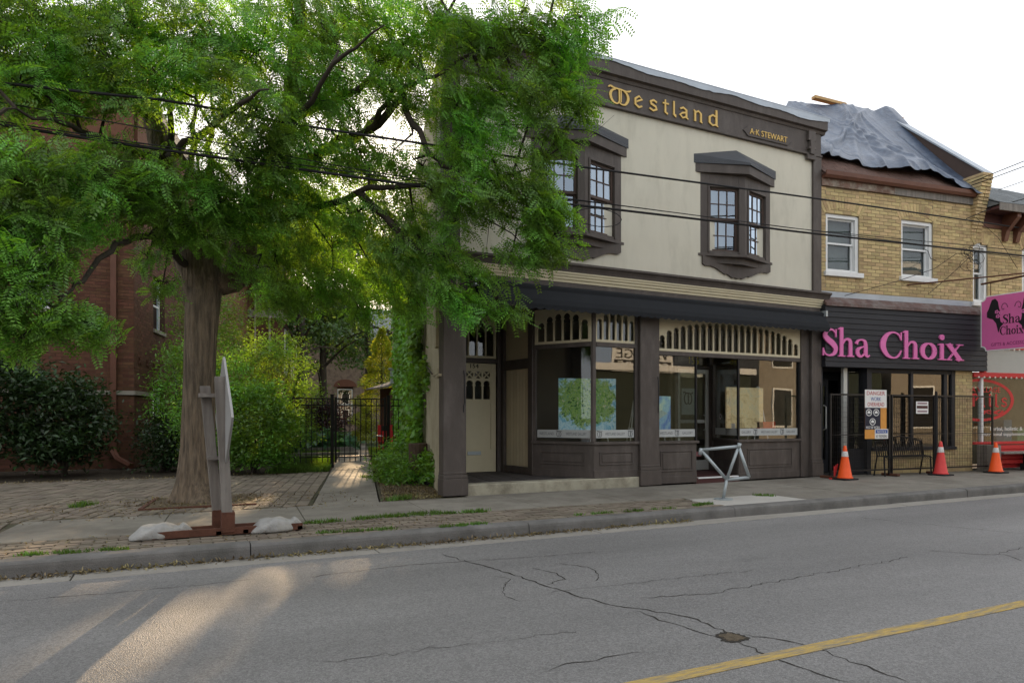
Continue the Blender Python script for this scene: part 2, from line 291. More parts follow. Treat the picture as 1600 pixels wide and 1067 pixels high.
class MB:
    def __init__(s, fr=WORLD): s.v = []; s.f = []; s.fr = fr
    def pt(s, a, b, z): s.v.append(s.fr(a, b, z)); return len(s.v)-1
    def face(s, idx): s.f.append(tuple(reversed(idx)) if s.fr.flip else tuple(idx))
    def poly(s, pts): s.face([s.pt(*p) for p in pts]); return s
    def box(s, a0, a1, b0, b1, z0, z1):
        if a0 > a1: a0, a1 = a1, a0
        if b0 > b1: b0, b1 = b1, b0
        i = [s.pt(a, b, z) for z in (z0, z1) for b in (b0, b1) for a in (a0, a1)]
        for q in ((0, 2, 3, 1), (4, 5, 7, 6), (0, 1, 5, 4), (2, 6, 7, 3), (0, 4, 6, 2), (1, 3, 7, 5)): s.face([i[k] for k in q])
        return s
    def prism(s, poly, b0, b1):
        """polygon in (along, z), pushed from b0 to b1"""
        n = len(poly); A = [s.pt(p[0], b0, p[1]) for p in poly]; B = [s.pt(p[0], b1, p[1]) for p in poly]
        s.face(A); s.face(B[::-1])
        for k in range(n): s.face([A[k], B[k], B[(k+1) % n], A[(k+1) % n]])
        return s
    def slab(s, poly, z0, z1):
        """polygon in (along, out), pushed from z0 to z1"""
        n = len(poly); A = [s.pt(p[0], p[1], z0) for p in poly]; B = [s.pt(p[0], p[1], z1) for p in poly]
        s.face(A[::-1]); s.face(B)
        for k in range(n): s.face([A[k], A[(k+1) % n], B[(k+1) % n], B[k]])
        return s
    def profile(s, prof, a0, a1):
        """profile in (out, z) swept along"""
        n = len(prof); A = [s.pt(a0, p[0], p[1]) for p in prof]; B = [s.pt(a1, p[0], p[1]) for p in prof]
        s.face(A[::-1]); s.face(B)
        for k in range(n): s.face([A[k], A[(k+1) % n], B[(k+1) % n], B[k]])
        return s
    def tube(s, pts, r, n=6, caps=True):
        P = [Vector(s.fr(*p)) for p in pts]
        if not hasattr(r, '__len__'): r = [r]*len(P)
        base = len(s.v); prev = None
        for i, p in enumerate(P):
            t = (P[min(i+1, len(P)-1)]-P[max(i-1, 0)]).normalized()
            if prev is None:
                a = t.orthogonal().normalized()
            else:
                a = (prev-t*prev.dot(t)); a = a.normalized() if a.length > 1e-5 else t.orthogonal().normalized()
            prev = a; bb = t.cross(a)
            for k in range(n):
                an = 2*math.pi*k/n; q = p+(a*math.cos(an)+bb*math.sin(an))*r[i]; s.v.append(tuple(q))
        for i in range(len(P)-1):
            for k in range(n):
                s.f.append((base+i*n+k, base+i*n+(k+1) % n, base+(i+1)*n+(k+1) % n, base+(i+1)*n+k))
        if caps:
            s.f.append(tuple(base+k for k in range(n))[::-1]); s.f.append(tuple(base+(len(P)-1)*n+k for k in range(n)))
        return s
    def lathe(s, prof, c, n=20):
        base = len(s.v); m = len(prof)
        for (r, z) in prof:
            for k in range(n):
                an = 2*math.pi*k/n; s.v.append((c[0]+r*math.cos(an), c[1]+r*math.sin(an), c[2]+z))
        for i in range(m-1):
            for k in range(n):
                s.f.append((base+i*n+k, base+i*n+(k+1) % n, base+(i+1)*n+(k+1) % n, base+(i+1)*n+k))
        s.f.append(tuple(base+k for k in range(n))[::-1]); s.f.append(tuple(base+(m-1)*n+k for k in range(n)))
        return s
    def raw(s, verts, faces, fn):
        """2-D mesh (x, y, depth) mapped through fn"""
        b = len(s.v)
        for p in verts: s.v.append(fn(*p))
        for f in faces: s.f.append(tuple(b+i for i in f))
        return s
    def ribbon(s, pts, o0, o1, sx, sz, x0, z0, smooth=True):
        """a pen stroke (x, z, width) as a raised solid"""
        P = pts
        if smooth and len(P) > 2:
            Q = []
            for i in range(len(P)-1):
                p0 = P[max(i-1, 0)]; p1 = P[i]; p2 = P[i+1]; p3 = P[min(i+2, len(P)-1)]
                for k in range(6):
                    t = k/6
                    Q.append(tuple(.5*((2*p1[j])+(-p0[j]+p2[j])*t+(2*p0[j]-5*p1[j]+4*p2[j]-p3[j])*t*t+(-p0[j]+3*p1[j]-3*p2[j]+p3[j])*t**3) for j in range(3)))
            Q.append(P[-1]); P = Q
        Lf, Rt = [], []
        for i, p in enumerate(P):
            a = P[max(i-1, 0)]; b = P[min(i+1, len(P)-1)]
            dx, dz = b[0]-a[0], b[1]-a[1]; l = math.hypot(dx, dz) or 1; nx, nz = -dz/l, dx/l
            Lf.append((x0+sx*(p[0]+nx*p[2]/2), z0+sz*(p[1]+nz*p[2]/2))); Rt.append((x0+sx*(p[0]-nx*p[2]/2), z0+sz*(p[1]-nz*p[2]/2)))
        n = len(P)
        i0 = [s.pt(a, o0, z) for a, z in Lf]; i1 = [s.pt(a, o0, z) for a, z in Rt]
        j0 = [s.pt(a, o1, z) for a, z in Lf]; j1 = [s.pt(a, o1, z) for a, z in Rt]
        for k in range(n-1):
            s.face((j0[k], j0[k+1], j1[k+1], j1[k])); s.face((i0[k], i1[k], i1[k+1], i0[k+1]))
            s.face((i0[k], i0[k+1], j0[k+1], j0[k])); s.face((i1[k], j1[k], j1[k+1], i1[k+1]))
        s.face((i0[0], j0[0], j1[0], i1[0])); s.face((i0[-1], i1[-1], j1[-1], j0[-1]))
        return s

ORG = {}
def setp(o, label=None, cat=None, group=None, kind=None):
    if label: o['label'] = label
    if cat: o['category'] = cat
    if group: o['group'] = group
    if kind: o['kind'] = kind
    return o
def thing(name, loc, label, cat, group=None):
    o = bpy.data.objects.new(name, None); COL.objects.link(o); o.location = loc; ORG[o] = Vector(loc)
    o.empty_display_size = .1
    return setp(o, label, cat, group)
def mesh_of(name, v, f, m, smooth=False):
    me = bpy.data.meshes.new(name); me.from_pydata([tuple(p) for p in v], [], f); me.materials.append(m)
    if smooth: me.polygons.foreach_set('use_smooth', [True]*len(me.polygons))
    me.update(); return me
def build(name, mb, m, parent=None, label=None, cat=None, group=None, kind=None, smooth=False, bevel=0, origin=None):
    if parent is not None: org = ORG[parent]
    elif origin is not None: org = Vector(origin)
    else:
        xs = [p[0] for p in mb.v]; ys = [p[1] for p in mb.v]; zs = [p[2] for p in mb.v]
        org = Vector(((min(xs)+max(xs))/2, (min(ys)+max(ys))/2, min(zs)))
    me = mesh_of(name, [(p[0]-org[0], p[1]-org[1], p[2]-org[2]) for p in mb.v], mb.f, m, smooth)
    o = bpy.data.objects.new(name, me); COL.objects.link(o); ORG[o] = org
    if parent is not None: o.parent = parent
    else: o.location = org
    if bevel:
        bv = o.modifiers.new('bevel', 'BEVEL'); bv.width = bevel; bv.segments = 1; bv.limit_method = 'ANGLE'; bv.angle_limit = R(40)
    return setp(o, label, cat, group, kind)
def piece(name, me, parent, loc, rz=0.0, scale=(1, 1, 1)):
    """one of many alike pieces: shares its mesh"""
    o = bpy.data.objects.new(name, me); COL.objects.link(o); o.parent = parent
    o.location = Vector(loc)-ORG[parent]; o.rotation_euler = (0, 0, rz); o.scale = scale
    return o
def copy_tree(o, loc, label=None, rz=None):
    c = o.copy(); COL.objects.link(c); c.location = loc; ORG[c] = Vector(loc)
    if rz is not None: c.rotation_euler = (0, 0, rz)
    if label: c['label'] = label
    for ch in list(o.children):
        d = ch.copy(); COL.objects.link(d); d.parent = c
        for g in list(ch.children):
            e = g.copy(); COL.objects.link(e); e.parent = d
    return c
def np_mesh(name, quads, m, parent=None, org=(0, 0, 0), k=4, **kw):
    """quads: (N, k, 3) array of world points -> one mesh of N loose faces"""
    q = np.asarray(quads, dtype=np.float32).reshape(-1, 3)
    o3 = np.array(ORG[parent] if parent is not None else org, dtype=np.float32)
    q = q-o3; nv = len(q); nf = nv//k
    me = bpy.data.meshes.new(name); me.vertices.add(nv); me.vertices.foreach_set('co', q.ravel())
    me.loops.add(nv); me.loops.foreach_set('vertex_index', np.arange(nv, dtype=np.int32))
    me.polygons.add(nf); me.polygons.foreach_set('loop_start', np.arange(0, nv, k, dtype=np.int32))
    me.materials.append(m); me.update(calc_edges=True)
    o = bpy.data.objects.new(name, me); COL.objects.link(o); ORG[o] = Vector(o3)
    if parent is not None: o.parent = parent
    else: o.location = o3
    return setp(o, kw.get('label'), kw.get('cat'), kw.get('group'), kw.get('kind'))

def curve_mesh2d(polys, depth):
    cu = bpy.data.curves.new('outline', 'CURVE'); cu.dimensions = '2D'; cu.fill_mode = 'BOTH'; cu.extrude = depth/2
    for p in polys:
        sp = cu.splines.new('POLY'); sp.points.add(len(p)-1)
        for i, q in enumerate(p): sp.points[i].co = (q[0], q[1], 0, 1)
        sp.use_cyclic_u = True
    ob = bpy.data.objects.new('outline', cu); me = ob.to_mesh()
    v = [tuple(a.co) for a in me.vertices]; f = [tuple(p.vertices) for p in me.polygons]
    ob.to_mesh_clear(); bpy.data.objects.remove(ob); bpy.data.curves.remove(cu)
    return v, f
TXT = {}
def text2d(s):
    if s not in TXT:
        cu = bpy.data.curves.new('text', 'FONT'); cu.body = s; cu.size = 1; cu.extrude = .5; cu.resolution_u = 3
        ob = bpy.data.objects.new('text', cu); me = ob.to_mesh()
        v = np.array([tuple(a.co) for a in me.vertices]); f = [tuple(p.vertices) for p in me.polygons]
        ob.to_mesh_clear(); bpy.data.objects.remove(ob); bpy.data.curves.remove(cu)
        lo, hi = v.min(0), v.max(0); v = (v-lo)/(hi-lo)
        TXT[s] = (v, f)
    return TXT[s]
def text(mb, s, a0, a1, z0, z1, o0, depth):
    """lettering stretched into the box a0..a1, z0..z1, raised from o0 by depth"""
    v, f = text2d(s); fr = mb.fr
    return mb.raw(v, f, lambda x, y, d: fr(a0+(a1-a0)*x, o0+depth*d, z0+(z1-z0)*y))

# ------------------------------------------------------------------ brickwork
def brickwork(parent, fr, runs, mt, mort, name='brick', course=.075, blen=.215, joint=.010, proud=.007, depth=.045, maxn=300, hidden=None, wall_name='mortar_wall', thick=.25):
    """runs: list of (s0, s1, z0, z1) areas of wall; the ones that show largest are objects, the rest one mesh"""
    cand = []; rest = MB(fr)
    for (s0, s1, z0, z1) in runs:
        j = 0; z = z0
        while z+course*.5 < z1:
            h = min(course, z1-z)-joint; a = s0-((j % 2)*(blen+joint)/2)
            while a < s1:
                b0, b1 = max(a, s0+.002), min(a+blen, s1-.002)
                if b1-b0 > .03: cand.append((b0, b1, z+joint/2, h))
                a += blen+joint
            z += course; j += 1
    sc_ = []
    for i, (b0, b1, z, h) in enumerate(cand):
        p = fr((b0+b1)/2, 0, z+h/2); x, y, d = px_of(*p)
        vis = 0 < x < 1600 and 0 < y < 1067 and (b1-b0) > blen-.01 and h > course-joint-.004 and not (hidden and hidden(x, y))
        sc_.append((1/d if vis else 0, i))
    top = set(i for s, i in sorted(sc_, reverse=True)[:maxn] if s > 0)
    me = None; ang = math.atan2(fr.d[1], fr.d[0])
    unit = MB(Fr(0, 0, (1, 0), (0, -1) if not (fr.d[0]*fr.u[1]-fr.d[1]*fr.u[0]) > 0 else (0, 1)))
    hh = course-joint
    bvl = .004
    unit.box(-blen/2, blen/2, -depth, proud-bvl, 0, hh)
    # a worn front face: a slightly smaller plate in front
    unit.box(-blen/2+bvl, blen/2-bvl, proud-bvl, proud, bvl, hh-bvl)
    me = mesh_of(name, unit.v, unit.f, mt)
    for i, (b0, b1, z, h) in enumerate(cand):
        dp = random.uniform(-.002, .003)
        if i in top:
            piece(name, me, parent, fr((b0+b1)/2, dp, z), ang+random.uniform(-.004, .004))
        else:
            rest.box(b0, b1, -depth, proud+dp, z, z+h)
    if rest.v: build(name, rest, mt, parent, kind='stuff')
    for (s0, s1, z0, z1) in runs: build(wall_name, MB(fr).box(s0, s1, -thick, 0, z0, z1), mort, parent)
# ================================================================== GROUND, ROAD, PAVEMENT
def struct(name, mb, m, **k): return build(name, mb, m, kind='structure', **k)
struct('ground', MB().box(-900, 900, -900, 1500, -.9, -.24), M_soil)
road = struct('road', MB().box(-80, 120, -1.3, 6.73, -.3, -.14), M_asph, origin=(0, 3, -.14))
gut = bpy.data.objects.new('gutter', None); COL.objects.link(gut); ORG[gut] = Vector((0, 0, 0)); gut['kind'] = 'structure'
x = -12.3
while x < 30:
    ln = random.uniform(2.6, 3.3); build('gutter_slab', MB().box(x+.006, x+ln-.006, 6.732, 6.998, -.3, -.134+random.uniform(-.003, .003)), M_gutter, gut, bevel=.006); x += ln
# kerb stones with a rounded nose
kerb = bpy.data.objects.new('kerb', None); COL.objects.link(kerb); ORG[kerb] = Vector((0, 0, 0)); kerb['kind'] = 'structure'
x = -14.35
kf = Fr(0, 7.0, (1, 0), (0, -1))
while x < 60:
    ln = random.uniform(2.5, 3.4); dz = random.uniform(-.006, .006); do = random.uniform(-.006, .006)
    pr = [(-.18, -.3), (.005, -.3), (.0, -.05), (-.006, -.022), (-.022, -.006), (-.045, .001), (-.18, .004)]
    build('kerb_stone', MB(kf).profile([(o+do, z+dz) for o, z in pr], x+.005, x+ln-.005), M_kerb, kerb); x += ln
# opposite side of the road
struct('far_pavement', MB().box(-80, 120, -5.0, -1.48, -.3, 0), M_conc)
struct('far_kerb', MB().box(-80, 120, -1.48, -1.3, -.3, 0), M_kerb)

walk = struct('sidewalk', MB().box(-80, 120, 7.18, 9.85, -.3, -.012), M_sand, origin=(0, 0, 0))
def slab_row(x0, x1, y0, y1, ln, m=M_conc, skew=0.0, name='paving_slab', parent=walk):
    x = x0
    while x < x1-.05:
        e = min(x+ln, x1); g = .005
        mb = MB().slab([(x+g, y0+g), (e-g, y0+g), (e-g+skew, y1-g), (x+g+skew, y1-g)], -.08, random.uniform(-.004, .003))
        build(name, mb, m, parent, bevel=.005); x = e
# concrete slabs in the middle of the pavement, wholly concrete past the bike rack
slab_row(-1.75, 6.9, 8.15, 9.68, 1.55, skew=.12)
slab_row(6.9, 30, 7.97, 9.0, 1.5); slab_row(6.9, 30, 9.0, 9.84, 1.5)
slab_row(8.42, 30, 7.19, 7.97, 1.5)
slab_row(6.78, 8.42, 7.19, 7.97, 1.64, M_pale_conc)
slab_row(4.0, 6.9, 9.68, 9.84, 1.45)
# the plaza and garden ground behind
plaza = struct('paved_yard', MB().box(-30, 3.6, 9.85, 15.6, -.3, -.012), M_sand, origin=(0, 0, 0))
struct('garden_bed', MB().box(-30, 12, 15.6, 22, -.3, -.02), M_soil)
struct('back_garden', MB().box(-60, 60, 22, 110, -.3, -.02), M_turf)
# lawn sheets either side of the path
PD = (math.sin(R(13.6)), math.cos(R(13.6)))
def along(x0, y): return x0+(y-9.7)*PD[0]/PD[1]
struct('lawn', MB().slab([(along(.35, 15.7), 15.75), (along(1.6, 15.7), 15.75), (along(1.6, 30), 30), (along(-2.2, 30), 30)], -.2, -.008), M_turf)
struct('lawn_verge', MB().slab([(along(2.7, 17), 17.0), (along(3.5, 17), 17.0), (along(3.5, 30), 30), (along(2.7, 30), 30)], -.2, -.008), M_turf)
struct('planting_strip', MB().slab([(2.72, 9.86), (3.72, 9.99), (along(3.72, 17), 17.0), (along(2.72, 17), 17.0)], -.2, .004), M_dirt)
pth = struct('garden_path', MB().slab([(1.66, 9.69), (2.64, 9.69), (along(2.64, 33), 33), (along(1.66, 33), 33)], -.2, -.012), M_sand, origin=(0, 0, 0))
y = 9.70
while y < 32:
    e = y+1.5
    build('path_slab', MB().slab([(along(1.68, y), y+.006), (along(2.62, y), y+.006), (along(2.62, e), e-.006), (along(1.68, e), e-.006)], -.1, random.uniform(-.004, .006)), M_conc, pth, bevel=.005); y = e

# pavers: one course pattern per area; the nearest 300 are objects, the rest one sheet of stones
def pavers(areas, parent, maxn=300, skip=None):
    cand = []
    for (x0, x1, y0, y1, bl, bw, ang) in areas:
        ca, sa = math.cos(R(ang)), math.sin(R(ang)); cx, cy = (x0+x1)/2, (y0+y1)/2; ext = max(x1-x0, y1-y0)
        n = int(1.5*ext/bw)+3; m_ = int(1.5*ext/bl)+3
        for j in range(-n//2-1, n//2+2):
            for i in range(-m_//2-1, m_//2+2):
                lx = (i+.5*(j % 2))*bl; ly = j*bw
                px, py = cx+lx*ca-ly*sa, cy+lx*sa+ly*ca
                if x0 <= px <= x1 and y0 <= py <= y1 and not (skip and skip(px, py)): cand.append((px, py, bl, bw, ang))
    sc_ = []
    for i, c in enumerate(cand):
        x, y, d = px_of(c[0], c[1], 0); sc_.append((1/d if (0 < x < 1600 and y < 1067) else 0, i))
    top = set(i for s, i in sorted(sc_, reverse=True)[:maxn] if s > 0)
    rest = MB(); meshes = {}
    for i, (px, py, bl, bw, ang) in enumerate(cand):
        g = .006; hx, hy = bl/2-g, bw/2-g; dz = random.uniform(-.005, .004); an = R(ang)+random.uniform(-.012, .012)
        if i in top:
            k = (bl, bw)
            if k not in meshes:
                b = MB(); b.slab([(-hx, -hy), (hx, -hy), (hx, hy), (-hx, hy)], -.06, -.004)
                b.slab([(-hx+.006, -hy+.006), (hx-.006, -hy+.006), (hx-.006, hy-.006), (-hx+.006, hy-.006)], -.004, 0)
                meshes[k] = mesh_of('paver', b.v, b.f, M_paver)
            piece('paver', meshes[k], parent, (px, py, dz), an)
        else:
            c, s = math.cos(an), math.sin(an)
            rest.slab([(px+a*c-b*s, py+a*s+b*c) for a, b in ((-hx, -hy), (hx, -hy), (hx, hy), (-hx, hy))], -.05, dz)
    if rest.v: build('pavers', rest, M_paver, parent, kind='stuff')
def nogo(px, py):
    if 8.13 < py < 9.70 and px > -1.87+.078*(py-8.15): return True
    if py > 9.6 and px > 1.60+(py-9.7)*.242: return True
    if (px-.28)**2/.75**2+(py-10.95)**2/.75**2 < 1 and py > 10.2: return True
    return False
pavers([(-4.2, 6.72, 7.24, 8.1, .21, .105, 0), (-4.5, -1.6, 8.17, 9.78, .21, .105, 90)], walk, 220, nogo)
pavers([(-6.5, 3.2, 9.75, 15.55, .22, .165, 76)], plaza, 80, nogo)

# centre line (worn), cracks and pothole
build('centre_line', MB().slab([(-60, 2.785), (100, 2.785), (100, 2.885), (-60, 2.885)], -.1385, -.136), M_yellow, road)
def g0(px, py, z=-.14):
    u = (px-800)/_F; v = (652-py)/_F; k = (z-CAM_H)/v
    return ((_s+_c*u)*k, (_c-_s*u)*k)
def crack(pix, wd=.014, rag=.02):
    P = [Vector((*g0(*p), 0)) for p in pix]; Q = []
    for a, b in zip(P[:-1], P[1:]):
        n = max(2, int((b-a).length/.06))
        for k in range(n): Q.append(a.lerp(b, k/n)+Vector((random.uniform(-rag, rag), random.uniform(-rag, rag), 0)))
    Q.append(P[-1]); mb = MB(); L_ = []; R_ = []
    for i, p in enumerate(Q):
        t = (Q[min(i+1, len(Q)-1)]-Q[max(i-1, 0)]); t.normalize(); nn = Vector((-t.y, t.x, 0)); ww = wd*random.uniform(.25, 1.0)*.5*(1 if 0 < i < len(Q)-1 else .1)
        L_.append(p+nn*ww); R_.append(p-nn*ww)
    zz = -.1375
    for i in range(len(Q)-1):
        mb.poly([(L_[i].x, L_[i].y, zz), (R_[i].x, R_[i].y, zz), (R_[i+1].x, R_[i+1].y, zz), (L_[i+1].x, L_[i+1].y, zz)])
    build('crack', mb, M_crack, road)
crack([(690, 866), (760, 885), (800, 897), (870, 920), (950, 945), (1010, 953), (1075, 962), (1130, 985), (1142, 996)], .022)
crack([(1000, 955), (1040, 972), (1090, 985), (1125, 995)], .016)
crack([(1160, 990), (1230, 1000), (1290, 1018), (1350, 1040), (1420, 1066)], .02)
crack([(1150, 1000), (1200, 1025), (1260, 1046), (1330, 1067)], .018)
crack([(855, 914), (880, 905), (870, 895), (830, 887)], .014)
crack([(790, 910), (782, 925), (800, 935), (815, 940)], .012); crack([(790, 912), (800, 905), (770, 900)], .008)
crack([(870, 880), (920, 886), (937, 900), (930, 908)], .012)
crack([(480, 902), (560, 892), (640, 882), (740, 876), (830, 870), (930, 862)], .012)
crack([(1000, 935), (1120, 925), (1240, 903), (1340, 885), (1420, 870)], .010, .03)
crack([(1340, 808), (1440, 818), (1520, 826), (1600, 834)], .014); crack([(1450, 860), (1530, 866), (1570, 866), (1600, 877)], .014); crack([(1550, 867), (1600, 855)], .012)
crack([(0, 940), (100, 932), (220, 922), (400, 905)], .010, .025); crack([(840, 1050), (900, 1035), (960, 1025), (1010, 1018)], .010)
crack([(860, 925), (1040, 905), (1180, 890)], .006, .03); crack([(480, 1035), (530, 1030), (700, 1010), (900, 985)], .006, .04)
ph = [(1122, 992), (1135, 988), (1148, 990), (1160, 993), (1168, 997), (1158, 1001), (1146, 1003), (1130, 1000)]
def ragged(sc_, jit, n=40):
    c = Vector((*g0(1146, 995.5), 0)); pp = [Vector((*g0(*p), 0)) for p in ph]; out = []
    for i in range(n):
        t = i/n*len(pp); a, b = pp[int(t) % len(pp)], pp[(int(t)+1) % len(pp)]; q = a.lerp(b, t % 1); q = c+(q-c)*sc_*random.uniform(1-jit, 1+jit); out.append((q.x, q.y))
    return out
build('pothole_rim', MB().slab(ragged(1.18, .16), -.1385, -.1365), M_crack, road); build('pothole', MB().slab(ragged(.86, .22), -.1362, -.1345), M_pothole, road)

# ================================================================== THE GALLERY BUILDING
FW = Fr(0, 9.97, (1, 0), (0, -1))
gal = thing('gallery_building', (7.9, 9.97, 0), 'cream two-storey gallery with dark brown trim, navy awning and gold Westland lettering', 'building')
FS, _ = wallframe(3.69, 9.98, 3.69+.2419, 9.98+.9703, left=True)
B = lambda name, mb, m, par=gal, **k: build(name, mb, m, par, **k)
B('stucco_wall', MB(FW).box(3.70, 12.03, -.28, 0, 3.30, 7.12), M_stucco)
sw = MB(FS); sw.box(.02, 17, -.28, 0, 0, 7.1); B('rendered_wall', sw, M_concrete_w)
# raised strips on the rendered side wall
B('wall_band', MB(FS).box(.25, 1.2, 0, .035, 1.92, 2.0).box(.02, .55, 0, .05, 1.86, 1.90).box(.35, .62, 0, .06, 2.35, 6.9), M_concrete_w)
FR, _ = wallframe(12.04, 9.98, 12.04+.2419, 9.98+.9703)
B('party_wall', MB(FR).box(.3, 17, -.28, 0, 0, 7.1), M_concrete_w)  # unseen side wall, added to block light
B('wall', MB().slab([(7.6, 25.9), (16.0, 25.9), (16.0, 26.2), (7.6, 26.2)], 0, 7.1), M_concrete_w)  # back wall, out of view, added to keep light out
B('roof', MB().slab([(3.72, 10.0), (12.02, 10.0), (16.0, 26.2), (7.7, 26.2)], 7.0, 7.10), M_roofgrey)
# upper pilasters, frieze, cornice
for a in ((3.69, 3.97), (11.81, 12.05)):
    B('pilaster', MB(FW).box(a[0], a[1], -.1, .05, 3.82, 6.63), M_brown, bevel=.006)
B('frieze', MB(FW).box(3.69, 12.05, -.1, .035, 6.66, 7.14).box(3.68, 12.06, -.1, .065, 6.62, 6.66), M_brown, bevel=.004)
B('cornice', MB(FW).profile([(-.2, 7.10), (.05, 7.10), (.07, 7.15), (.125, 7.17), (.13, 7.37), (-.2, 7.37)], 3.60, 12.14), M_brown)
fl = MB(FW); pts = []
k = 0
while k <= 90:
    s_ = 3.58+k*(12.18-3.58)/90; pts.append((s_, 7.335+.022*math.sin(s_*2.1)+.018*math.sin(s_*4.7+1)+random.uniform(-.006, .006)-.02*(s_ > 9.0))); k += 1
fl.prism([(3.58, 7.415)]+pts+[(12.18, 7.415)], .136, .146)
fl.profile([(-.3, 7.40), (.15, 7.415), (.15, 7.43), (-.3, 7.44)], 3.57, 12.19)
B('metal_flashing', fl, M_flash)
for a in (3.72, 11.62):
    bk = MB(FW); bk.box(a, a+.2, .03, .10, 6.90, 7.10).box(a+.04, a+.16, .03, .115, 6.62, 6.90).box(a-.02, a+.22, .03, .085, 6.52, 6.62).box(a+.0, a+.2, .03, .11, 6.72, 6.77)
    B('cornice_bracket', bk, M_brown, bevel=.006)
# raised gilt lettering: Westland
def glyphs(G, mb, o, d):
    k = 0
    for (x0, z0, sx, sz, strokes, smooth) in G:
        for st in strokes:
            mb.ribbon(st, o, o+d+.0012*(k % 7), sx, sz, x0, z0, smooth); k += 1
w1 = .085
WE = {
 'W': ([[(.30, .88, w1), (.12, .74, .11), (.06, .45, .12), (.16, .14, .11), (.34, .03, .09), (.48, .14, .07), (.50, .5, .07), (.48, .9, .07)],
        [(.50, .14, .06), (.60, .03, .08), (.80, .08, .1), (.93, .40, .12), (.88, .70, .11), (.72, .88, w1)],
        [(-.04, .90, .05), (.05, 1.0, .1), (.25, .93, .1), (.55, .92, .08), (.80, .88, .08), (.98, .92, .1), (1.06, 1.0, .04)],
        [(.57, .9, .05), (.58, .5, .05), (.57, .14, .05)]], True),
 'e': ([[(.84, .16, .13), (.5, .0, .2), (.14, .22, .2), (.14, .72, .2), (.52, .98, .18), (.84, .76, .18), (.20, .44, .14)]], False),
 's': ([[(.86, .82, .16), (.5, .97, .17), (.18, .80, .2), (.26, .60, .2), (.74, .42, .2), (.84, .20, .2), (.48, .02, .17), (.08, .18, .16)]], False),
 't': ([[(.42, 1.3, .2), (.42, .16, .26), (.8, .02, .18)], [(.02, .95, .14), (.95, .95, .14)]], False),
 'l': ([[(.36, 1.35, .34), (.36, .14, .36), (.85, .0, .26)]], False),
 'a': ([[(.14, .82, .15), (.46, .98, .17), (.78, .80, .2), (.78, .10, .2), (.98, .0, .12)], [(.78, .56, .13), (.38, .48, .16), (.12, .26, .18), (.40, .02, .16), (.78, .18, .13)]], False),
 'n': ([[(.02, 1.0, .12), (.18, .94, .2), (.18, .0, .2)], [(.18, .8, .14), (.52, 1.0, .17), (.82, .80, .2), (.82, .02, .2), (.98, -.02, .12)]], False),
 'd': ([[(.80, 1.5, .2), (.80, .04, .2), (.98, -.02, .12)], [(.80, .82, .15), (.44, .98, .17), (.12, .74, .2), (.12, .22, .2), (.42, .0, .17), (.80, .16, .14)]], False)}
pos = [('W', 6.75, 7.18, .29), ('e', 7.277, 7.487, .20), ('s', 7.60, 7.81, .20), ('t', 7.91, 8.06, .20), ('l', 8.135, 8.235, .20), ('a', 8.283, 8.508, .20), ('n', 8.63, 8.845, .20), ('d', 8.986, 9.235, .20)]
for ch, a0, a1, hz in pos:
    lt = MB(FW); glyphs([(a0, 6.735 if ch != 'W' else 6.70, a1-a0, hz, WE[ch][0], WE[ch][1])], lt, .035, .022)
    B('gilt_letter', lt, M_gold)
pq = MB(FW).prism([(9.86, 6.80), (9.93, 6.845), (9.99, 6.90), (11.06, 6.90), (11.12, 6.845), (11.19, 6.80), (11.12, 6.755), (11.06, 6.70), (9.99, 6.70), (9.93, 6.755)], .035, .055)
pqo = B('name_board', pq, M_brown, bevel=.005)
B('name_lettering', text(MB(FW), 'A\u00b7K STEWART', 10.03, 11.04, 6.745, 6.86, .055, .012), M_gold, pqo)

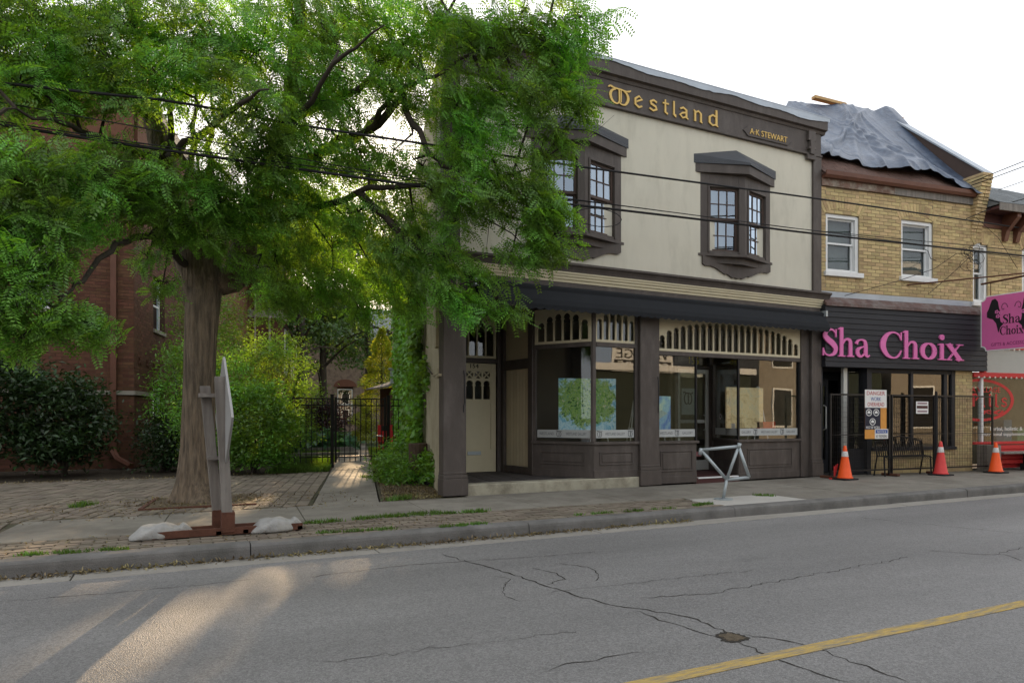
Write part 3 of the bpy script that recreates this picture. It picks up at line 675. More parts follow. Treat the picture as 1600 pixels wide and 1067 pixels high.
# bay windows
def bay(c):
    bw_ = B('bay_window', MB(FW).slab([(c-.86, .004), (c, .19), (c+.86, .004)], 5.56, 5.82), M_brown)
    S = lambda n, mb, m, **k: build(n, mb, m, bw_, **k)
    pl, ap, pr_ = (c-.90, 9.97), (c, 9.745), (c+.90, 9.97)
    for side in (0, 1):
        fr, L_ = wallframe(*(pl+ap if side == 0 else ap+pr_))
        a0, a1 = (.19, L_-.13) if side == 0 else (.13, L_-.19)
        fm = MB(fr); fm.box(0, a0, -.07, 0, 4.31, 5.82).box(a1, L_, -.07, 0, 4.31, 5.82).box(a0, a1, -.07, -.001, 5.57, 5.82).box(a0, a1, -.07, -.001, 4.31, 4.37)
        fm.box(a0-.035, a0, 0, .018, 4.33, 5.61).box(a1, a1+.035, 0, .018, 4.33, 5.61).box(a0, a1, 0, .02, 5.57, 5.61)
        S('window_frame', fm, M_brown, bevel=.004)
        S('dark_backing', MB(fr).box(a0, a1, -.16, -.15, 4.37, 5.57), M_dark)  # dark sheet behind the panes, its colour standing in for an unlit room
        for (z0, z1, ob) in ((4.96, 5.57, -.035), (4.37, 4.985, -.07)):
            sh = MB(fr); t = .045
            sh.box(a0, a0+t, ob-.03, ob, z0, z1).box(a1-t, a1, ob-.03, ob, z0, z1).box(a0+t, a1-t, ob-.03, ob-.001, z1-t, z1).box(a0+t, a1-t, ob-.03, ob-.001, z0, z0+t)
            iw = (a1-a0-2*t)/3; ih = (z1-z0-2*t)/2
            for k in (1, 2): sh.box(a0+t+iw*k-.009, a0+t+iw*k+.009, ob-.025, ob-.004, z0+t, z1-t)
            sh.box(a0+t, a1-t, ob-.024, ob-.005, z0+t+ih-.009, z0+t+ih+.009)
            S('sash', sh, M_black if side == 2 else M_cap)
            for i in range(3):
                for j in range(2):
                    tl = random.uniform(-.004, .004)
                    p = MB(fr); x0_, x1_ = a0+t+iw*i+.009, a0+t+iw*(i+1)-.009; q0, q1 = z0+t+ih*j+.009, z0+t+ih*(j+1)-.009
                    p.poly([(x0_, ob-.016+tl, q0), (x1_, ob-.016-tl, q0), (x1_, ob-.016-tl*.5, q1), (x0_, ob-.016+tl*1.5, q1)])
                    S('pane', p, M_glass_up)
    tri = lambda e: [(c-.90-e, .002), (c, .225+e*1.0), (c+.90+e, .002)]
    S('eave_board', MB(FW).slab(tri(.12), 5.82, 5.985), M_brown, bevel=.004)
    rf = MB(FW); t1 = tri(.155); rf.slab(t1, 5.985, 6.02)
    i = [rf.pt(p[0], p[1], 6.022) for p in t1]; l = rf.pt(t1[0][0], .002, 6.15); r = rf.pt(t1[2][0], .002, 6.15); a = rf.pt(c, .002, 6.39); m_ = rf.pt(c, t1[1][1]*.8, 6.11)
    rf.face((i[0], i[1], m_, l)); rf.face((i[1], i[2], r, m_)); rf.face((l, m_, a)); rf.face((m_, r, a))
    S('bay_roof', rf, M_roofgrey)
    S('sill', MB(FW).slab(tri(.06), 4.26, 4.31), M_brown, bevel=.004)
    S('soffit', MB(FW).slab([(c-.7, .0), (c, .16), (c+.7, .0)], 4.15, 4.26), M_brown)
    og = [(c-.87, 4.26), (c-.87, 4.11), (c-.80, 4.075), (c-.68, 4.085), (c-.55, 4.06), (c-.42, 4.0), (c-.31, 3.955), (c-.27, 3.97), (c-.12, 3.90), (c-.08, 3.92), (c, 3.895), (c+.08, 3.92), (c+.12, 3.90), (c+.27, 3.97), (c+.31, 3.955), (c+.42, 4.0), (c+.55, 4.06), (c+.68, 4.085), (c+.80, 4.075), (c+.87, 4.11), (c+.87, 4.26)]
    S('apron_board', MB(FW).prism(og, .002, .04), M_brown)
bay(9.735); bay(6.14)

# storefront cornice, fascia, awning
B('cornice_cap', MB(FW).profile([(-.05, 3.66), (.11, 3.66), (.125, 3.70), (.15, 3.74), (.185, 3.765), (.185, 3.80), (-.05, 3.835)], 3.55, 12.20), M_brown)
B('cornice_moulding', MB(FW).profile([(-.05, 3.495), (.035, 3.495), (.04, 3.54), (.062, 3.545), (.065, 3.585), (.085, 3.59), (.09, 3.625), (.105, 3.63), (.108, 3.658), (-.05, 3.658)], 3.60, 12.12), M_creamtrim)
B('fascia_board', MB(FW).box(3.66, 12.04, -.1, .025, 3.22, 3.494), M_brown)
aw = MB(FW)
aw.profile([(.027, 3.20), (.06, 3.20), (.14, 3.30), (.145, 3.36), (.10, 3.40), (.027, 3.41)], 4.22, 12.0)
aw.profile([(.03, 3.19), (.06, 3.19), (.24, 3.10), (.29, 3.02), (.30, 3.03), (.27, 3.13), (.16, 3.30), (.13, 3.30)], 4.22, 12.0)
awn = B('awning', aw, M_navy)
va = []
n = 49
for k in range(n):
    a = 4.22+k*(11.98-4.22)/n; b = 4.22+(k+1)*(11.98-4.22)/n
    for q in range(5):
        t = q/5; va.append((a+(b-a)*t, 2.985-.028*math.sin(math.pi*t)))
va.append((11.98, 2.985))
B('valance', MB(FW).prism([(4.22, 3.05)]+va+[(11.98, 3.05)], .292, .298), M_navy, awn)
B('awning_roller_end', MB(FW).box(12.0, 12.05, .03, .2, 3.30, 3.42), M_steel, awn); B('awning_roller_end', MB(FW).box(4.16, 4.22, .03, .2, 3.28, 3.40), M_steel, awn)

# lower pilasters with plinths
for (a0, a1) in ((3.69, 4.07), (7.42, 7.845), (11.76, 12.05)):
    pp = MB(FW); pp.box(a0, a1, -.16, .05, .33, 3.23).box(a0-.012, a1+.012, -.16, .075, .27, .33).box(a0-.006, a1+.006, -.16, .062, .33, .37)
    pp.box(a0-.02, a1+.02, -.16, .085, 0, .27)
    B('pilaster', pp, M_brown, bevel=.008)
B('door_jamb', MB(FW).box(11.53, 11.76, -.16, -.02, 0, 3.22), M_brown)
for a in (4.02, 7.79, 11.97):
    cr = MB(FW); cr.tube([(a, .07, 1.95), (a, .085, 1.9), (a+.01, .085, 1.45), (a-.015, .10, 1.40), (a-.015, .10, 1.30)], .009, 6)
    B('awning_crank', cr, M_black)

# fretwork transoms
def arch_poly(s0, s1, z0, z1):
    """one keyhole-headed light"""
    w_ = s1-s0; c = (s0+s1)/2; r = w_*.5; nk = w_*.12
    zt = z1-r*1.05
    P = [(s0, z0), (s1, z0), (s1, zt-r*.55), (s1-nk, zt-r*.40), (s1-nk, zt-r*.2)]
    for k in range(0, 11):
        an = math.pi*k/10; P.append((c+(r-nk*.15)*math.cos(an)*(1 if k else 1), zt+r*1.05*math.sin(an)))
    P += [(s0+nk, zt-r*.2), (s0+nk, zt-r*.40), (s0, zt-r*.55)]
    return P
def transom(fr, s0, s1, z0, z1, n, env, margin=.04, par=gal, depth=.03, o=0.0, m=M_creamtrim, name='fretwork_transom', glass=True):
    holes = []; wd = (s1-s0-2*margin)/n; bar = min(.03, wd*.22)
    for i in range(n):
        a = s0+margin+i*wd+bar/2; b = a+wd-bar; t = ((i+.5)/n-.5)*2
        zt = z0+.045+(z1-z0-.045)*env(t)
        if zt-z0 > .1: holes.append(arch_poly(a, b, z0+.045, zt))
    v, f = curve_mesh2d([[(s0, z0), (s1, z0), (s1, z1), (s0, z1)]]+holes, depth)
    mb = MB(fr); mb.raw(v, f, lambda x_, y_, d_: fr(x_, o+d_, y_))
    o_ = build(name, mb, m, par)
    if glass: build('transom_glass', MB(fr).box(s0+.01, s1-.01, o-.035, o-.029, z0+.01, z1-.01), M_glass, o_ if par is gal else par)
    return o_
el = lambda pk, ed, pw=2: (lambda t: ed+(pk-ed)*math.sqrt(max(0, 1-abs(t)**pw)))
FF = Fr(0, 10.03, (1, 0), (0, -1))
transom(FF, 7.86, 11.53, 2.44, 3.16, 22, el(.80, .14, 2.4))
B('transom_sill', MB(FF).box(7.85, 11.53, -.05, .03, 2.36, 2.439), M_brown, bevel=.004)
transom(FF, 6.51, 7.41, 2.535, 3.16, 6, el(.84, .35, 2))
F1, L1 = wallframe(5.82, 11.0, 6.47, 9.985)
transom(F1, .05, L1-.04, 2.535, 3.16, 6, el(.84, .30, 2))

def panelled(fr, s0, s1, z0, z1, inset=.12, name='stall_riser', th=.05, back=.0):
    mb = MB(fr); mb.box(s0, s1, -th+back, back, z0, z1)
    a0, a1, b0, b1 = s0+inset, s1-inset, z0+.22, z1-.13
    if a1-a0 > .1:
        t = .022
        mb.box(a0, a1, back, back+.014, b0, b0+t).box(a0, a1, back, back+.014, b1-t, b1).box(a0, a0+t, back, back+.014, b0+t, b1-t).box(a1-t, a1, back, back+.014, b0+t, b1-t)
        mb.box(a0+.05, a1-.05, back, back+.012, b0+.05, b1-.05)
    mb.box(s0, s1, back, back+.012, z0+.0, z0+.13)
    return B(name, mb, M_brown, bevel=.004)
# left display window (splayed) by door 154
panelled(Fr(0, 9.985, (1, 0), (0, -1)), 6.475, 7.42, .165, .745)
panelled(F1, 0, L1-.004, .165, .745, .16)
B('display_floor', MB(FW).slab([(5.86, -1.0), (6.48, -.05), (7.42, -.05), (7.42, -1.6), (5.86, -1.6)], .62, .74), M_brown)
B('window_sill', MB(FW).slab([(5.78, -1.04), (6.455, .025), (7.42, .025), (7.42, -.08), (6.50, -.08), (5.86, -1.04)], .745, .795), M_brown, bevel=.004)
FG = Fr(0, 9.995, (1, 0), (0, -1))
fm = MB(FG); fm.box(6.47, 6.53, -.06, 0, .795, 3.2).box(7.36, 7.42, -.06, 0, .795, 3.2).box(6.53, 7.36, -.05, .01, 2.455, 2.532)
B('window_frame', fm, M_brown, bevel=.003)
fm = MB(F1); fm.box(0, .06, -.06, 0, .795, 3.2).box(L1-.055, L1-.01, -.06, 0, .795, 3.2).box(.06, L1-.055, -.05, .01, 2.455, 2.532)
B('window_frame', fm, M_brown, bevel=.003)
B('window_pane', MB(FG).box(6.53, 7.36, -.035, -.028, .80, 2.455), M_glass)
B('window_pane', MB(F1).box(.06, L1-.055, -.035, -.028, .80, 2.455), M_glass)
# entry to door 154
B('soffit_board', MB().slab([(3.95, 10.0), (7.4, 10.0), (7.4, 12.3), (4.45, 12.3)], 3.2, 3.26), M_brown)
B('entry_wall', MB().slab([(3.80, 10.14), (4.07, 10.14), (4.60, 12.3), (4.36, 12.3)], 0, 3.25), M_brown)
FDr = Fr(0, 12.08, (1, 0), (0, -1))
fm = MB(FDr); fm.box(4.34, 4.58, -.1, 0, .1, 3.22).box(5.60, 5.70, -.1, .02, .1, 3.22).box(4.58, 5.60, -.1, .015, 2.27, 2.35)
B('door_frame', fm, M_brown, bevel=.004)
dr = B('door', MB(FDr).box(4.60, 5.58, -.05, -.005, .17, .60).box(4.60, 4.76, -.05, -.005, .60, 2.26).box(5.475, 5.58, -.05, -.005, .60, 2.26).box(4.76, 5.475, -.05, -.005, 2.13, 2.26).box(4.76, 5.475, -.05, -.02, .60, 1.53), M_cream, bevel=.004)
dh = []
cw = (5.475-4.76)/4
for i in range(4):
    a = 4.76+cw*i+.018; b = 4.76+cw*(i+1)-.018
    dh.append(arch_poly(a, b, 1.57, 1.93))
    c0, z0 = (a+b)/2, 2.04; q = (b-a)*.5; tt = q*.34
    # an X of four wedges
    for (dx, dz) in ((1, 0), (-1, 0), (0, 1), (0, -1)):
        if dx: dh.append([(c0+dx*tt*.5, z0), (c0+dx*q, z0+q*.62), (c0+dx*q, z0-q*.62)])
        else: dh.append([(c0, z0+dz*tt*.5), (c0+q*.62, z0+dz*q*.95), (c0-q*.62, z0+dz*q*.95)])
v, f = curve_mesh2d([[(4.76, 1.53), (5.475, 1.53), (5.475, 2.13), (4.76, 2.13)]]+dh, .03)
build('door_fretwork', MB(FDr).raw(v, f, lambda x_, y_, d_: FDr(x_, -.025+d_, y_)), M_cream, dr)
build('door_glass', MB(FDr).box(4.765, 5.47, -.048, -.043, 1.54, 2.12), M_glass, dr)
build('mail_slot', MB(FDr).box(4.98, 5.26, -.005, .008, .50, .57), M_steel, dr, bevel=.003)
build('house_number', text(MB(FDr), '154', 5.04, 5.21, 2.165, 2.245, -.004, .01), M_ink, dr)
build('door_knob', MB().tube([(4.70, 12.07, 1.12), (4.70, 12.01, 1.12)], [.012, .028], 10), M_gold, dr)
transom(FDr, 4.60, 5.58, 2.36, 3.18, 5, el(.92, .55, 2), o=-.01)
FP, LP = wallframe(5.70, 12.06, 5.83, 11.02)
fm = MB(FP); fm.box(-.02, .10, -.08, .03, .17, 3.2).box(LP-.12, LP+.02, -.08, .03, .17, 3.2).box(.10, LP-.12, -.08, .02, .17, .30).box(.10, LP-.12, -.08, .02, 2.13, 2.31).box(.10, LP-.12, -.08, .02, 3.12, 3.2)
B('panel_frame', fm, M_brown, bevel=.004)
B('panel', MB(FP).box(.10, LP-.12, -.06, -.03, 2.31, 3.12), M_cream)
npl = 8; pw = (LP-.22)/npl
for i in range(npl):
    B('beadboard_plank', MB(FP).box(.10+pw*i+.004, .10+pw*(i+1)-.004, -.06, -.03+.002*(i % 2), .30, 2.13), M_cream, bevel=.005)
# porch floor boards and step
for i in range(26):
    a = 4.08+i*.092; sk = .25
    B('porch_board', MB().slab([(a, 10.20), (a+.084, 10.20), (a+.084+sk, 12.12), (a+sk, 12.12)], .10, .166+random.uniform(-.002, .002)), M_step if False else M_maroon if False else mat('porch_board_paint', (.062, .055, .052), .75, .25, 6, .15, 40, isl=.2))
B('porch_floor_base', MB().box(4.05, 7.42, 10.2, 12.3, -.05, .10), M_dark)
B('step', MB().slab([(4.075, 9.93), (7.415, 9.935), (7.415, 10.2), (4.075, 10.2)], -.05, .163), M_step, bevel=.015)

# shop 156: window, recessed door, splayed return, right window
F6 = Fr(0, 10.03, (1, 0), (0, -1))
panelled(F6, 7.85, 8.80, 0, .735, .10)
panelled(F6, 9.862, 11.53, 0, .735, .22)
FL6, LL6 = wallframe(9.47, 11.36, 8.80, 10.035, left=True)
FR6, LR6 = wallframe(10.40, 11.36, 9.86, 10.035)
panelled(FR6, 0, LR6-.004, .08, .735, .3); panelled(FL6, 0, LL6-.004, .08, .735, .3)
B('window_sill', MB(F6).box(7.85, 8.84, -.1, .035, .735, .785), M_brown, bevel=.004); B('window_sill', MB(F6).box(9.83, 11.53, -.1, .035, .735, .785), M_brown, bevel=.004)
B('window_sill', MB(FR6).box(0, LR6-.08, -.1, .03, .735, .785), M_brown)
B('display_floor', MB().slab([(7.85, 10.12), (8.74, 10.12), (9.40, 11.34), (9.40, 11.9), (7.85, 11.9)], .60, .73).slab([(9.93, 10.12), (11.53, 10.12), (11.53, 11.9), (10.46, 11.9), (10.46, 11.34)], .60, .73), M_brown)
for q0, q1, dd in ((7.85, 7.88, .05), (11.50, 11.53, .05), (8.785, 8.815, .04), (9.845, 9.885, .04)): B('window_bar', MB(F6).box(q0, q1, -dd, 0, .785, 2.36), M_black)
fm = MB(FR6); fm.box(0, .10, -.06, .02, .08, 2.36)
B('window_frame', fm, M_brown)
B('window_pane', MB(F6).box(7.88, 8.785, -.03, -.023, .79, 2.36), M_glass)
B('window_pane', MB(F6).box(9.885, 11.50, -.03, -.023, .79, 2.36), M_glass)
B('window_pane', MB(FR6).box(.10, LR6-.03, -.03, -.023, .79, 2.36), M_glass)
B('window_pane', MB(FL6).box(.03, LL6-.03, -.03, -.023, .79, 2.36), M_glass)
B('entry_floor', MB().slab([(8.78, 10.02), (9.87, 10.02), (10.42, 11.45), (9.45, 11.45)], -.05, .08), M_maroon)
B('step_nosing', MB(F6).box(8.83, 9.84, -.03, .022, .062, .088), M_white, bevel=.003)
B('entry_soffit', MB().slab([(7.86, 10.07), (11.52, 10.07), (11.52, 11.6), (7.86, 11.6)], 3.2, 3.26), M_cream)
FD6 = Fr(0, 11.42, (1, 0), (0, -1))
d6 = B('glazed_door', MB(FD6).box(9.50, 9.58, -.04, 0, .09, 2.25).box(10.28, 10.36, -.04, 0, .09, 2.25).box(9.58, 10.28, -.04, 0, .09, .30).box(9.58, 10.28, -.04, 0, 2.16, 2.25).box(9.58, 10.28, -.03, .01, 1.10, 1.17), M_alu, bevel=.004)
build('door_glass', MB(FD6).box(9.58, 10.28, -.024, -.018, .30, 2.16), M_glass, d6)
build('door_handle', MB(FD6).tube([(10.22, .0, .95), (10.22, .06, .97), (10.22, .06, 1.25), (10.22, .0, 1.27)], .012, 6), M_alu, d6)
build('door_sticker', MB(FD6).box(10.0, 10.16, -.018, -.016, .38, .48), mat('pale_red_sticker', (.6, .25, .25), .6), d6)
fm = MB(FD6); fm.box(10.36, 10.44, -.06, .02, .08, 3.2).box(9.42, 9.50, -.06, .02, .08, 3.2).box(9.50, 10.36, -.05, .01, 2.26, 2.32)
B('door_frame', fm, M_brown)
B('transom_glass', MB(FD6).box(9.5, 10.36, -.03, -.024, 2.32, 3.2), M_glass)
B('house_number', text(MB(FD6), '156', 9.83, 10.09, 2.36, 2.52, -.02, .008), mat('yellow_vinyl', (.75, .62, .05), .5))
# frosted bands with the emblem on the glass
M_frost = mat('frosted_vinyl', (.42, .44, .43), .7, .05, 4)
M_decal = mat('grey_vinyl', (.10, .105, .11), .7)
def emblem(mb, c, z0, z1, o):
    h = z1-z0; wv = h*.9
    glyphs([(c-wv/2, z0, wv, h, WE['W'][0], True)], mb, o, .001)
def band(fr, a0, a1, o, marks, words):
    bnd = B('frosted_band', MB(fr).box(a0, a1, o, o+.0015, .86, 1.0), M_frost)
    t = MB(fr)
    for c in marks: emblem(t, c, .875, .985, o+.0016)
    for (c, wd, s_) in words: text(t, s_, c-wd/2, c+wd/2, .905, .955, o+.0017, .001)
    build('band_lettering', t, M_decal, bnd)
band(FG, 6.54, 7.35, -.0275, (6.62, 7.27), ((6.945, .42, 'WESTLAND GALLERY'),))
band(F1, .08, L1-.06, -.0275, (.52,), ((.27, .30, 'WESTLAND'), (.86, .40, 'WESTLAND GALLERY')))
band(F6, 7.885, 8.78, -.0225, (8.35,), ((8.1, .3, 'WESTLAND'), (8.6, .25, 'GALLERY')))
band(F6, 9.89, 11.49, -.0225, (10.32, 11.05), ((10.70, .45, 'WESTLAND GALLERY'), (10.08, .25, 'GALLERY'), (11.3, .25, 'GALLERY')))
band(FR6, .12, LR6-.04, -.0225, (.75,), ())
# round sticker and card on the splayed pane
stk = MB(FR6); stk.lathe([(.001, 0), (.05, 0), (.05, .001)], (0, 0, 0), 4) if False else stk.prism([(.42+.055*math.cos(2*math.pi*k/20), 1.24+.06*math.sin(2*math.pi*k/20)) for k in range(20)], -.0225, -.021)
so_ = B('window_sticker', stk, mat('white_sticker', (.6, .55, .55), .6)); 
build('sticker_mark', MB(FR6).prism([(.42+.03*math.cos(2*math.pi*k/14), 1.24+.034*math.sin(2*math.pi*k/14)) for k in range(14)], -.0208, -.0203), M_maroon, so_)
B('window_card', MB(FR6).box(1.02, 1.20, -.0225, -.021, .99, 1.10), M_white)
B('emblem_sheet', MB(FD6).box(9.62, 9.98, -.0165, -.0155, 1.28, 1.84), mat('pale_blue_film', (.40, .46, .46), .6))
te = MB(FD6); emblem(te, 9.80, 1.50, 1.76, -.015); B('door_emblem', te, M_ink)
# the room behind
rm = MB(); rm.box(5.4, 12.6, 15.2, 15.3, 0, 3.4); B('room_wall', rm, M_room)
B('partition', MB().box(5.75, 7.3, 12.35, 12.45, 0, 3.25), M_room); B('partition', MB().box(10.6, 12.0, 13.0, 13.1, 0, 3.25), M_room)
B('room_floor', MB().slab([(4.7, 12.2), (8.0, 11.46), (12.0, 11.46), (13, 15.2), (5.4, 15.2)], .02, .08), M_roomfloor)
B('ceiling', MB().slab([(4.5, 11.6), (12.2, 11.6), (13.1, 15.2), (5.4, 15.2)], 3.27, 3.34), mat('ceiling_paint', (.5, .48, .42), .9))
# wall lantern by the ivy
B('wall_lantern', MB(FS).box(12.0, 12.3, .03, .36, 2.32, 2.78).box(11.95, 12.35, .0, .42, 2.78, 2.83), M_steel)

# paintings and easels in the windows
P_tree = painting_mat('dabbed_green_paint', [(.02, .05, .012), (.05, .13, .02), (.14, .22, .05), (.10, .10, .03), (.24, .30, .12)], 7.0, 3.1)
P_sky = painting_mat('dabbed_blue_paint', [(.06, .30, .55), (.20, .52, .72), (.62, .82, .88), (.16, .45, .66), (.08, .26, .20)], 5.0, 8.0)
P_land = painting_mat('dabbed_ochre_paint', [(.22, .17, .09), (.55, .40, .20), (.80, .62, .34), (.62, .55, .36), (.4, .2, .12)], 3.5, 1.7)
def tree_picture():
    m = P_sky.copy(); m.name = 'tree_picture_paint'; n = m.node_tree; N = n.nodes; L = n.links
    b = N['Principled BSDF']; skyc = b.inputs['Base Color'].links[0].from_socket
    tc = N['Texture Coordinate']; nz = N['Noise Texture']
    def ramp(cols, sock, p0, p1):
        cr = N.new('ShaderNodeValToRGB'); e = cr.color_ramp.elements; e[0].position = p0; e[0].color = (*cols[0], 1); e[1].position = p1; e[1].color = (*cols[-1], 1)
        for i, c in enumerate(cols[1:-1]): q = e.new(p0+(p1-p0)*(i+1)/(len(cols)-1)); q.color = (*c, 1)
        L.new(sock, cr.inputs[0]); return cr.outputs[0]
    n2 = N.new('ShaderNodeTexNoise'); n2.inputs['Scale'].default_value = 16; n2.inputs['Detail'].default_value = 6; n2.inputs['Distortion'].default_value = 1.2; L.new(tc.outputs['Object'], n2.inputs['Vector'])
    green = ramp([(.015, .06, .02), (.08, .24, .03), (.34, .50, .10), (.10, .28, .12), (.55, .55, .30)], n2.outputs['Fac'], .32, .68)
    sp = N.new('ShaderNodeSeparateXYZ'); L.new(tc.outputs['Object'], sp.inputs[0])
    # a rounded crown: distance from the middle of the canvas, ragged by noise
    mz = N.new('ShaderNodeMath'); mz.operation = 'ADD'; mz.inputs[1].default_value = -.56; L.new(sp.outputs['Z'], mz.inputs[0])
    sx_ = N.new('ShaderNodeMath'); sx_.operation = 'MULTIPLY'; sx_.inputs[1].default_value = .78; L.new(sp.outputs['X'], sx_.inputs[0])
    cx = N.new('ShaderNodeCombineXYZ'); L.new(sx_.outputs[0], cx.inputs[0]); L.new(sp.outputs['Y'], cx.inputs[1]); L.new(mz.outputs[0], cx.inputs[2])
    ln = N.new('ShaderNodeVectorMath'); ln.operation = 'LENGTH'; L.new(cx.outputs[0], ln.inputs[0])
    ad = N.new('ShaderNodeMath'); ad.operation = 'MULTIPLY_ADD'; ad.inputs[1].default_value = .85; n3 = N.new('ShaderNodeTexNoise'); n3.inputs['Scale'].default_value = 7; n3.inputs['Detail'].default_value = 7; n3.inputs['Roughness'].default_value = .7; L.new(tc.outputs['Object'], n3.inputs['Vector']); L.new(n3.outputs['Fac'], ad.inputs[0]); L.new(ln.outputs['Value'], ad.inputs[2])
    mr = N.new('ShaderNodeMapRange'); mr.inputs[1].default_value = .84; mr.inputs[2].default_value = .92; mr.inputs[3].default_value = 1; mr.inputs[4].default_value = 0; L.new(ad.outputs[0], mr.inputs[0])
    mx_ = N.new('ShaderNodeMixRGB'); L.new(mr.outputs[0], mx_.inputs[0]); L.new(skyc, mx_.inputs[1]); L.new(green, mx_.inputs[2]); L.new(mx_.outputs[0], b.inputs['Base Color'])
    return m
P_blue = painting_mat('dabbed_night_paint', [(.06, .12, .36), (.14, .28, .62), (.36, .6, .62), (.75, .8, .5)], 2.2, 5.0)
FQ, LQ = wallframe(6.20, 10.72, 7.22, 10.42)
def painting(fr, a0, a1, z0, z1, m, label, blobs=(), tilt=0.0):
    c = fr((a0+a1)/2, 0, z0)
    t = thing('painting', c, label, 'painting', 'paintings shown in the gallery windows')
    build('canvas', MB(fr).box(a0, a1, -.035, 0, z0, z1), m, t)
    for pol, bm in blobs: build('painted_shape', MB(fr).prism(pol, .0005, .002), bm, t)
    return t
P_treepic = tree_picture()
painting(FQ, .0, 1.08, .97, 1.93, P_treepic, 'square painting of a round green tree over blue water, in the window beside door 154')
FQ2 = Fr(0, 10.45, (1, 0), (0, -1))
painting(FQ2, 9.95, 10.95, 1.0, 1.83, P_land, 'wide ochre landscape canvas in the right-hand gallery window')
painting(FQ2, 10.78, 11.30, .97, 1.13, mat('red_dab', (.45, .06, .03), .6, .3, 12), 'small red painting low in the right-hand gallery window')
painting(Fr(0, 10.32, (1, 0), (0, -1)), 7.86, 8.42, .96, 1.62, P_blue, 'dark blue painting with a pale wave in the window left of door 156', [([(7.9, 1.12), (8.1, 1.16), (8.35, 1.30), (8.2, 1.36), (8.05, 1.28), (7.9, 1.34)], mat('pale_wave_paint', (.40, .5, .45), .6, .25, 12))])
def framed(x, y, z, wd, ht, lean, m, label):
    t = thing('framed_picture', (x, y, z), label, 'picture', 'framed pictures leaning in the gallery window')
    fr, _ = wallframe(x, y, x+.55, y+.83); t_ = .045
    P = lambda a, o, zz: (a, -lean*zz/ht+o, z+zz)
    def bar(a0, a1, z0_, z1_, o0, o1, nm, mm):
        mb = MB(fr); i = [mb.pt(*P(a, o, zz)) for zz in (z0_, z1_) for o in (o0, o1) for a in (a0, a1)]
        for q in ((0, 2, 3, 1), (4, 5, 7, 6), (0, 1, 5, 4), (2, 6, 7, 3), (0, 4, 6, 2), (1, 3, 7, 5)): mb.face([i[k] for k in q])
        build(nm, mb, mm, t)
    bar(0, t_, 0, ht, 0, .03, 'frame_bar', M_oldwood); bar(wd-t_, wd, 0, ht, 0, .03, 'frame_bar', M_oldwood); bar(t_, wd-t_, 0, t_, 0, .03, 'frame_bar', M_oldwood); bar(t_, wd-t_, ht-t_, ht, 0, .03, 'frame_bar', M_oldwood)
    bar(t_, wd-t_, t_, ht-t_, .004, .01, 'print', m)
framed(8.30, 10.55, .73, .75, 1.05, .18, P_blue, 'tall framed blue picture leaning behind the wave painting')
framed(8.62, 10.75, .73, .7, 1.35, .2, P_land, 'tall framed ochre picture leaning by the recessed door')
def easel(x, y, z, h, label):
    t = thing('easel', (x, y, z), label, 'easel', 'easels in the gallery windows')
    for a in (-.2, .2): build('leg', MB().tube([(x+a, y-.05, z), (x+a*.1, y+.05, z+h)], .013, 5), M_white, t)
    build('leg', MB().tube([(x, y+.35, z), (x, y+.06, z+h*.95)], .012, 5), M_white, t)
    build('ledge', MB().box(x-.24, x+.24, y-.07, y-.03, z+h*.25, z+h*.28), M_white, t)
easel(11.16, 10.75, .73, 1.15, 'white easel behind the ochre canvas, right-hand window'); easel(7.10, 10.8, .74, 1.0, 'white easel beside the green tree painting'); easel(8.0, 10.8, .73, 1.05, 'white easel behind the dark blue painting')
#@@PART3
# ================================================================== THE PINK-LETTERED SHOP
c8, s8 = math.cos(R(8)), math.sin(R(8))
FC = Fr(12.0, 9.97, (c8, -s8), (-s8, -c8))
sha = thing('brick_shop', (14.3, 9.65, 0), 'yellow brick shop with charcoal boarded fascia, pink lettering and a tarpaulin on its roof', 'building')
S = lambda name, mb, m, par=sha, **k: build(name, mb, m, par, **k)
hid = lambda x, y: False
runs = [(.07, .20, 3.72, 6.05), (1.08, 2.24, 3.72, 6.05), (3.16, 4.36, 3.72, 6.05), (.20, 1.08, 5.50, 6.05), (2.24, 3.16, 5.55, 6.05), (.20, 1.08, 3.72, 4.20), (2.24, 3.16, 3.72, 4.23),
        (1.39, 3.82, 0, .50), (3.82, 4.34, 0, 2.30)]
brickwork(sha, FC, runs, M_ybrick, M_ymortar, maxn=290)
S('room_wall', MB(FC).box(.1, 4.3, -.34, -.30, 2.2, 6.1), M_dark)
S('party_wall', MB(FC).box(4.32, 4.60, -8, -.26, 0, 6.4).box(.06, .3, -8, -.3, 0, 6.2).box(.06, 4.6, -8.2, -8, 0, 6.2), M_ymortar)
def seg_arch(a0, a1, zs, rise, hgt, n, par=sha, fr=FC):
    """segmental brick arch: voussoirs as pieces"""
    c = (a0+a1)/2; hw = (a1-a0)/2+.05; Rr = (hw*hw+rise*rise)/(2*rise); zc = zs+rise-Rr; am = math.asin(hw/Rr)
    for k in range(n):
        t0 = -am+2*am*k/n+.006; t1 = -am+2*am*(k+1)/n-.006
        S('voussoir', MB(fr).prism([(c+Rr*math.sin(t0), zc+Rr*math.cos(t0)), (c+Rr*math.sin(t1), zc+Rr*math.cos(t1)), (c+(Rr+hgt)*math.sin(t1), zc+(Rr+hgt)*math.cos(t1)), (c+(Rr+hgt)*math.sin(t0), zc+(Rr+hgt)*math.cos(t0))], -.05, .013), M_ybrick, par)
